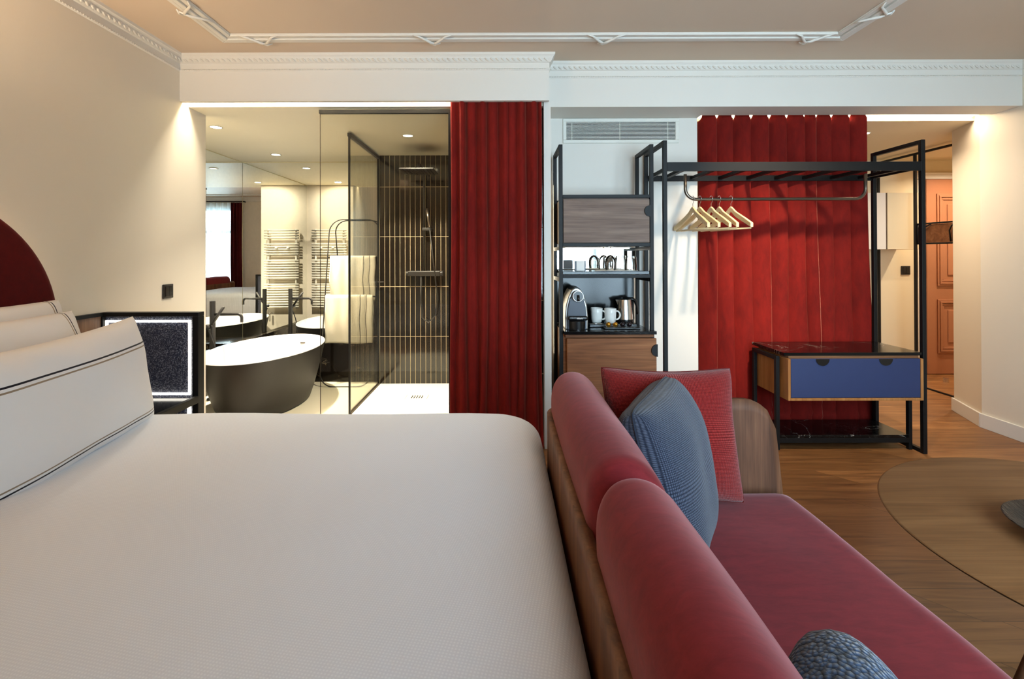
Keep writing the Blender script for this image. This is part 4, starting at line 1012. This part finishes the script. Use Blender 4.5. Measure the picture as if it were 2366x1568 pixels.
# shell path in plan: arm front -> corner -> back -> corner -> arm front
rc = 0.10; xb = 0.161; yf = 1.735; yn = -0.05; xf = 0.985
path = []
path += [(xf-(xf-(xb+rc))*i/30, yf) for i in range(31)]
path += [(xb+rc+rc*math.cos(R(a)), yf-rc+rc*math.sin(R(a))) for a in range(100, 181, 10)]
path += [(xb, yf-rc-(yf-yn-2*rc)*i/30) for i in range(1, 31)]
path += [(xb+rc+rc*math.cos(R(a)), yn+rc+rc*math.sin(R(a))) for a in range(190, 271, 10)]
path += [(xb+rc+(xf-(xb+rc))*i/30, yn) for i in range(1, 31)]
n = len(path)
def shell(u, v):
    i = min(n-1, int(round(u*(n-1)))); x, y = path[i]
    z0, z1 = 0.16, 0.735-(0.02 if x < 0.2 else 0)
    r = 0.105
    zt = z1
    onarm = y > yf-0.001 or y < yn+0.001
    if onarm and x > xf-r:
        q = (x-(xf-r))/r; zt = z1-r+r*math.sqrt(max(0, 1-q*q))
    z = z0+(zt-z0)*v
    if onarm:
        k = (x-(xb+rc))/(xf-xb-rc); x += -0.045*k*max(0, (z-0.3))/0.435+0.02*k
    return (x, y, z)
MB().grid(shell, n-1, 14).build('wooden_shell', M['sofawood'], sf, smooth=True, solidify=0.024, angle=50)
def ds_(p, nn): return nn*(noise.noise(Vector((p.x*4, p.y*4, p.z*4)))*0.006)+Vector((0, 0, 0.012*max(0, nn.z)*(1-((p.y-0.85)/0.9)**2)))
rbox(0.16, 1.012, -0.03, 1.715, 0.24, 0.432, 0.07, 44, ds_, 'seat_cushion', M['sofavelvet'], sf)
prof = [(0.176, 0.40), (0.174, 0.60), (0.166, 0.74), (0.174, 0.80), (0.200, 0.838), (0.240, 0.850), (0.280, 0.836), (0.315, 0.795), (0.345, 0.72), (0.375, 0.62), (0.40, 0.52), (0.41, 0.45), (0.40, 0.41), (0.30, 0.40)]
# smooth the closed profile (Catmull-Rom)
def smooth_loop(P, k=5):
    out = []; n_ = len(P)
    for i in range(n_):
        p0, p1, p2, p3 = [Vector(P[(i+j) % n_]) for j in (-1, 0, 1, 2)]
        for s_ in range(k):
            t = s_/k; out.append(0.5*((2*p1)+(p2-p0)*t+(2*p0-5*p1+4*p2-p3)*t*t+(3*p1-p0-3*p2+p3)*t**3))
    return out
prof = smooth_loop(prof, 5); cxz = Vector((0.255, 0.63))
def back_cushion(y0, y1, seed):
    L = y1-y0; r = 0.06; m = MB()
    def fn(u, v):
        i = int(round(u*len(prof))) % len(prof); p = prof[i]
        y = y0+L*(0.5-0.5*math.cos(math.pi*v))
        e = min(y-y0, y1-y); ins = 0
        if e < r: ins = r*(1-math.sqrt(max(0, 1-((r-e)/r)**2)))
        d = (cxz-p); dl = d.length
        q = p+d*(ins/dl*1.0)
        bulge = 0.006*math.sin(math.pi*(y-y0)/L)
        q = q-d.normalized()*bulge
        nz = noise.noise(Vector((q.x*6, y*4+seed, q.y*6)))*0.004
        return (q.x, y, q.y+nz)
    m.grid(fn, len(prof), 60, closed_u=True)
    w_ = len(prof); m.f.append(tuple(range(w_))); m.f.append(tuple(range(60*w_, 61*w_)))
    return m.build('back_cushion', M['sofavelvet'], sf, smooth=True)
back_cushion(0.915, 1.715, 1); back_cushion(0.12, 0.915, 5)
for (x, y) in ((0.22, 0.06), (0.22, 1.62), (0.90, 0.06), (0.90, 1.62)):
    MB().tube([(x, y, 0.24), (x, y, 0)], [0.022, 0.014], 14).build('leg', M['sofawood'], sf, smooth=True)
Box('seat_base', M['sofawood'], 0.16, 0.96, 0.0, 1.70, 0.17, 0.24, sf, bevel=0.01)

rp = pillow('cushion', 0.455, 0.43, 0.15, M['redfabric'], M['redfabric'], pinch=0.09, corner=0.03, seed=4, lumps=0.012)
place(rp, (0.553, 1.60, 0.662), R(2), R(-14), R(1)); tag(rp, 'square red woven cushion leaning on the wooden arm of the sofa', 'cushion')
bp = pillow('cushion', 0.46, 0.44, 0.20, M['bluefabric'], M['bluefabric'], pinch=0.03, corner=0.06, seed=6, lumps=0.01)
place(bp, (0.478, 1.385, 0.645), R(60), R(-14), R(0)); tag(bp, 'square slate blue woven cushion standing in front of the red cushion', 'cushion')
b2 = pillow('cushion', 0.44, 0.42, 0.18, M['bluetweed'], None, pinch=0.02, corner=0.08, seed=7, lumps=0.01)
place(b2, (0.345, 0.385, 0.61), R(62), R(-16), R(0)); tag(b2, 'dark blue nubby cushion at the bottom edge of the view', 'cushion')

# ------------------------------------------------------------ table and bowl
tt = tag(empty('coffee_table', (1.775, 1.290, 0)), 'round brown wooden coffee table with splayed legs beside the sofa', 'table')
TR = 0.618
MB().lathe([(0.001, 0.432), (TR-0.03, 0.432), (TR-0.004, 0.444), (TR-0.001, 0.4495)], 128, closed=False).build('table_edge', M['tableedge'], tt, smooth=True)
MB().lathe([(TR-0.001, 0.4495), (TR-0.003, 0.4515), (TR-0.007, 0.452), (0.3, 0.452), (0.001, 0.452)], 128, closed=False).build('tabletop', M['tablewood'], tt, smooth=True)
for a in (180, 300, 60):
    c_, s_ = math.cos(R(a)), math.sin(R(a))
    MB().tube([(0.24*c_, 0.24*s_, 0.432), (0.455*c_, 0.455*s_, 0)], [0.024, 0.013], 16).build('leg', M['sofawood'], tt, smooth=True)
bw = tag(MB().lathe([(0.001, 0.0), (0.05, 0.0), (0.06, 0.004), (0.12, 0.022), (0.165, 0.040), (0.168, 0.042), (0.165, 0.044), (0.12, 0.028), (0.06, 0.011), (0.001, 0.008)], 72, c=(1.600, 1.325, 0.452), closed=False).build('shallow_bowl', M['bowl'], smooth=True), 'shallow black ribbed bowl on the round table', 'bowl')
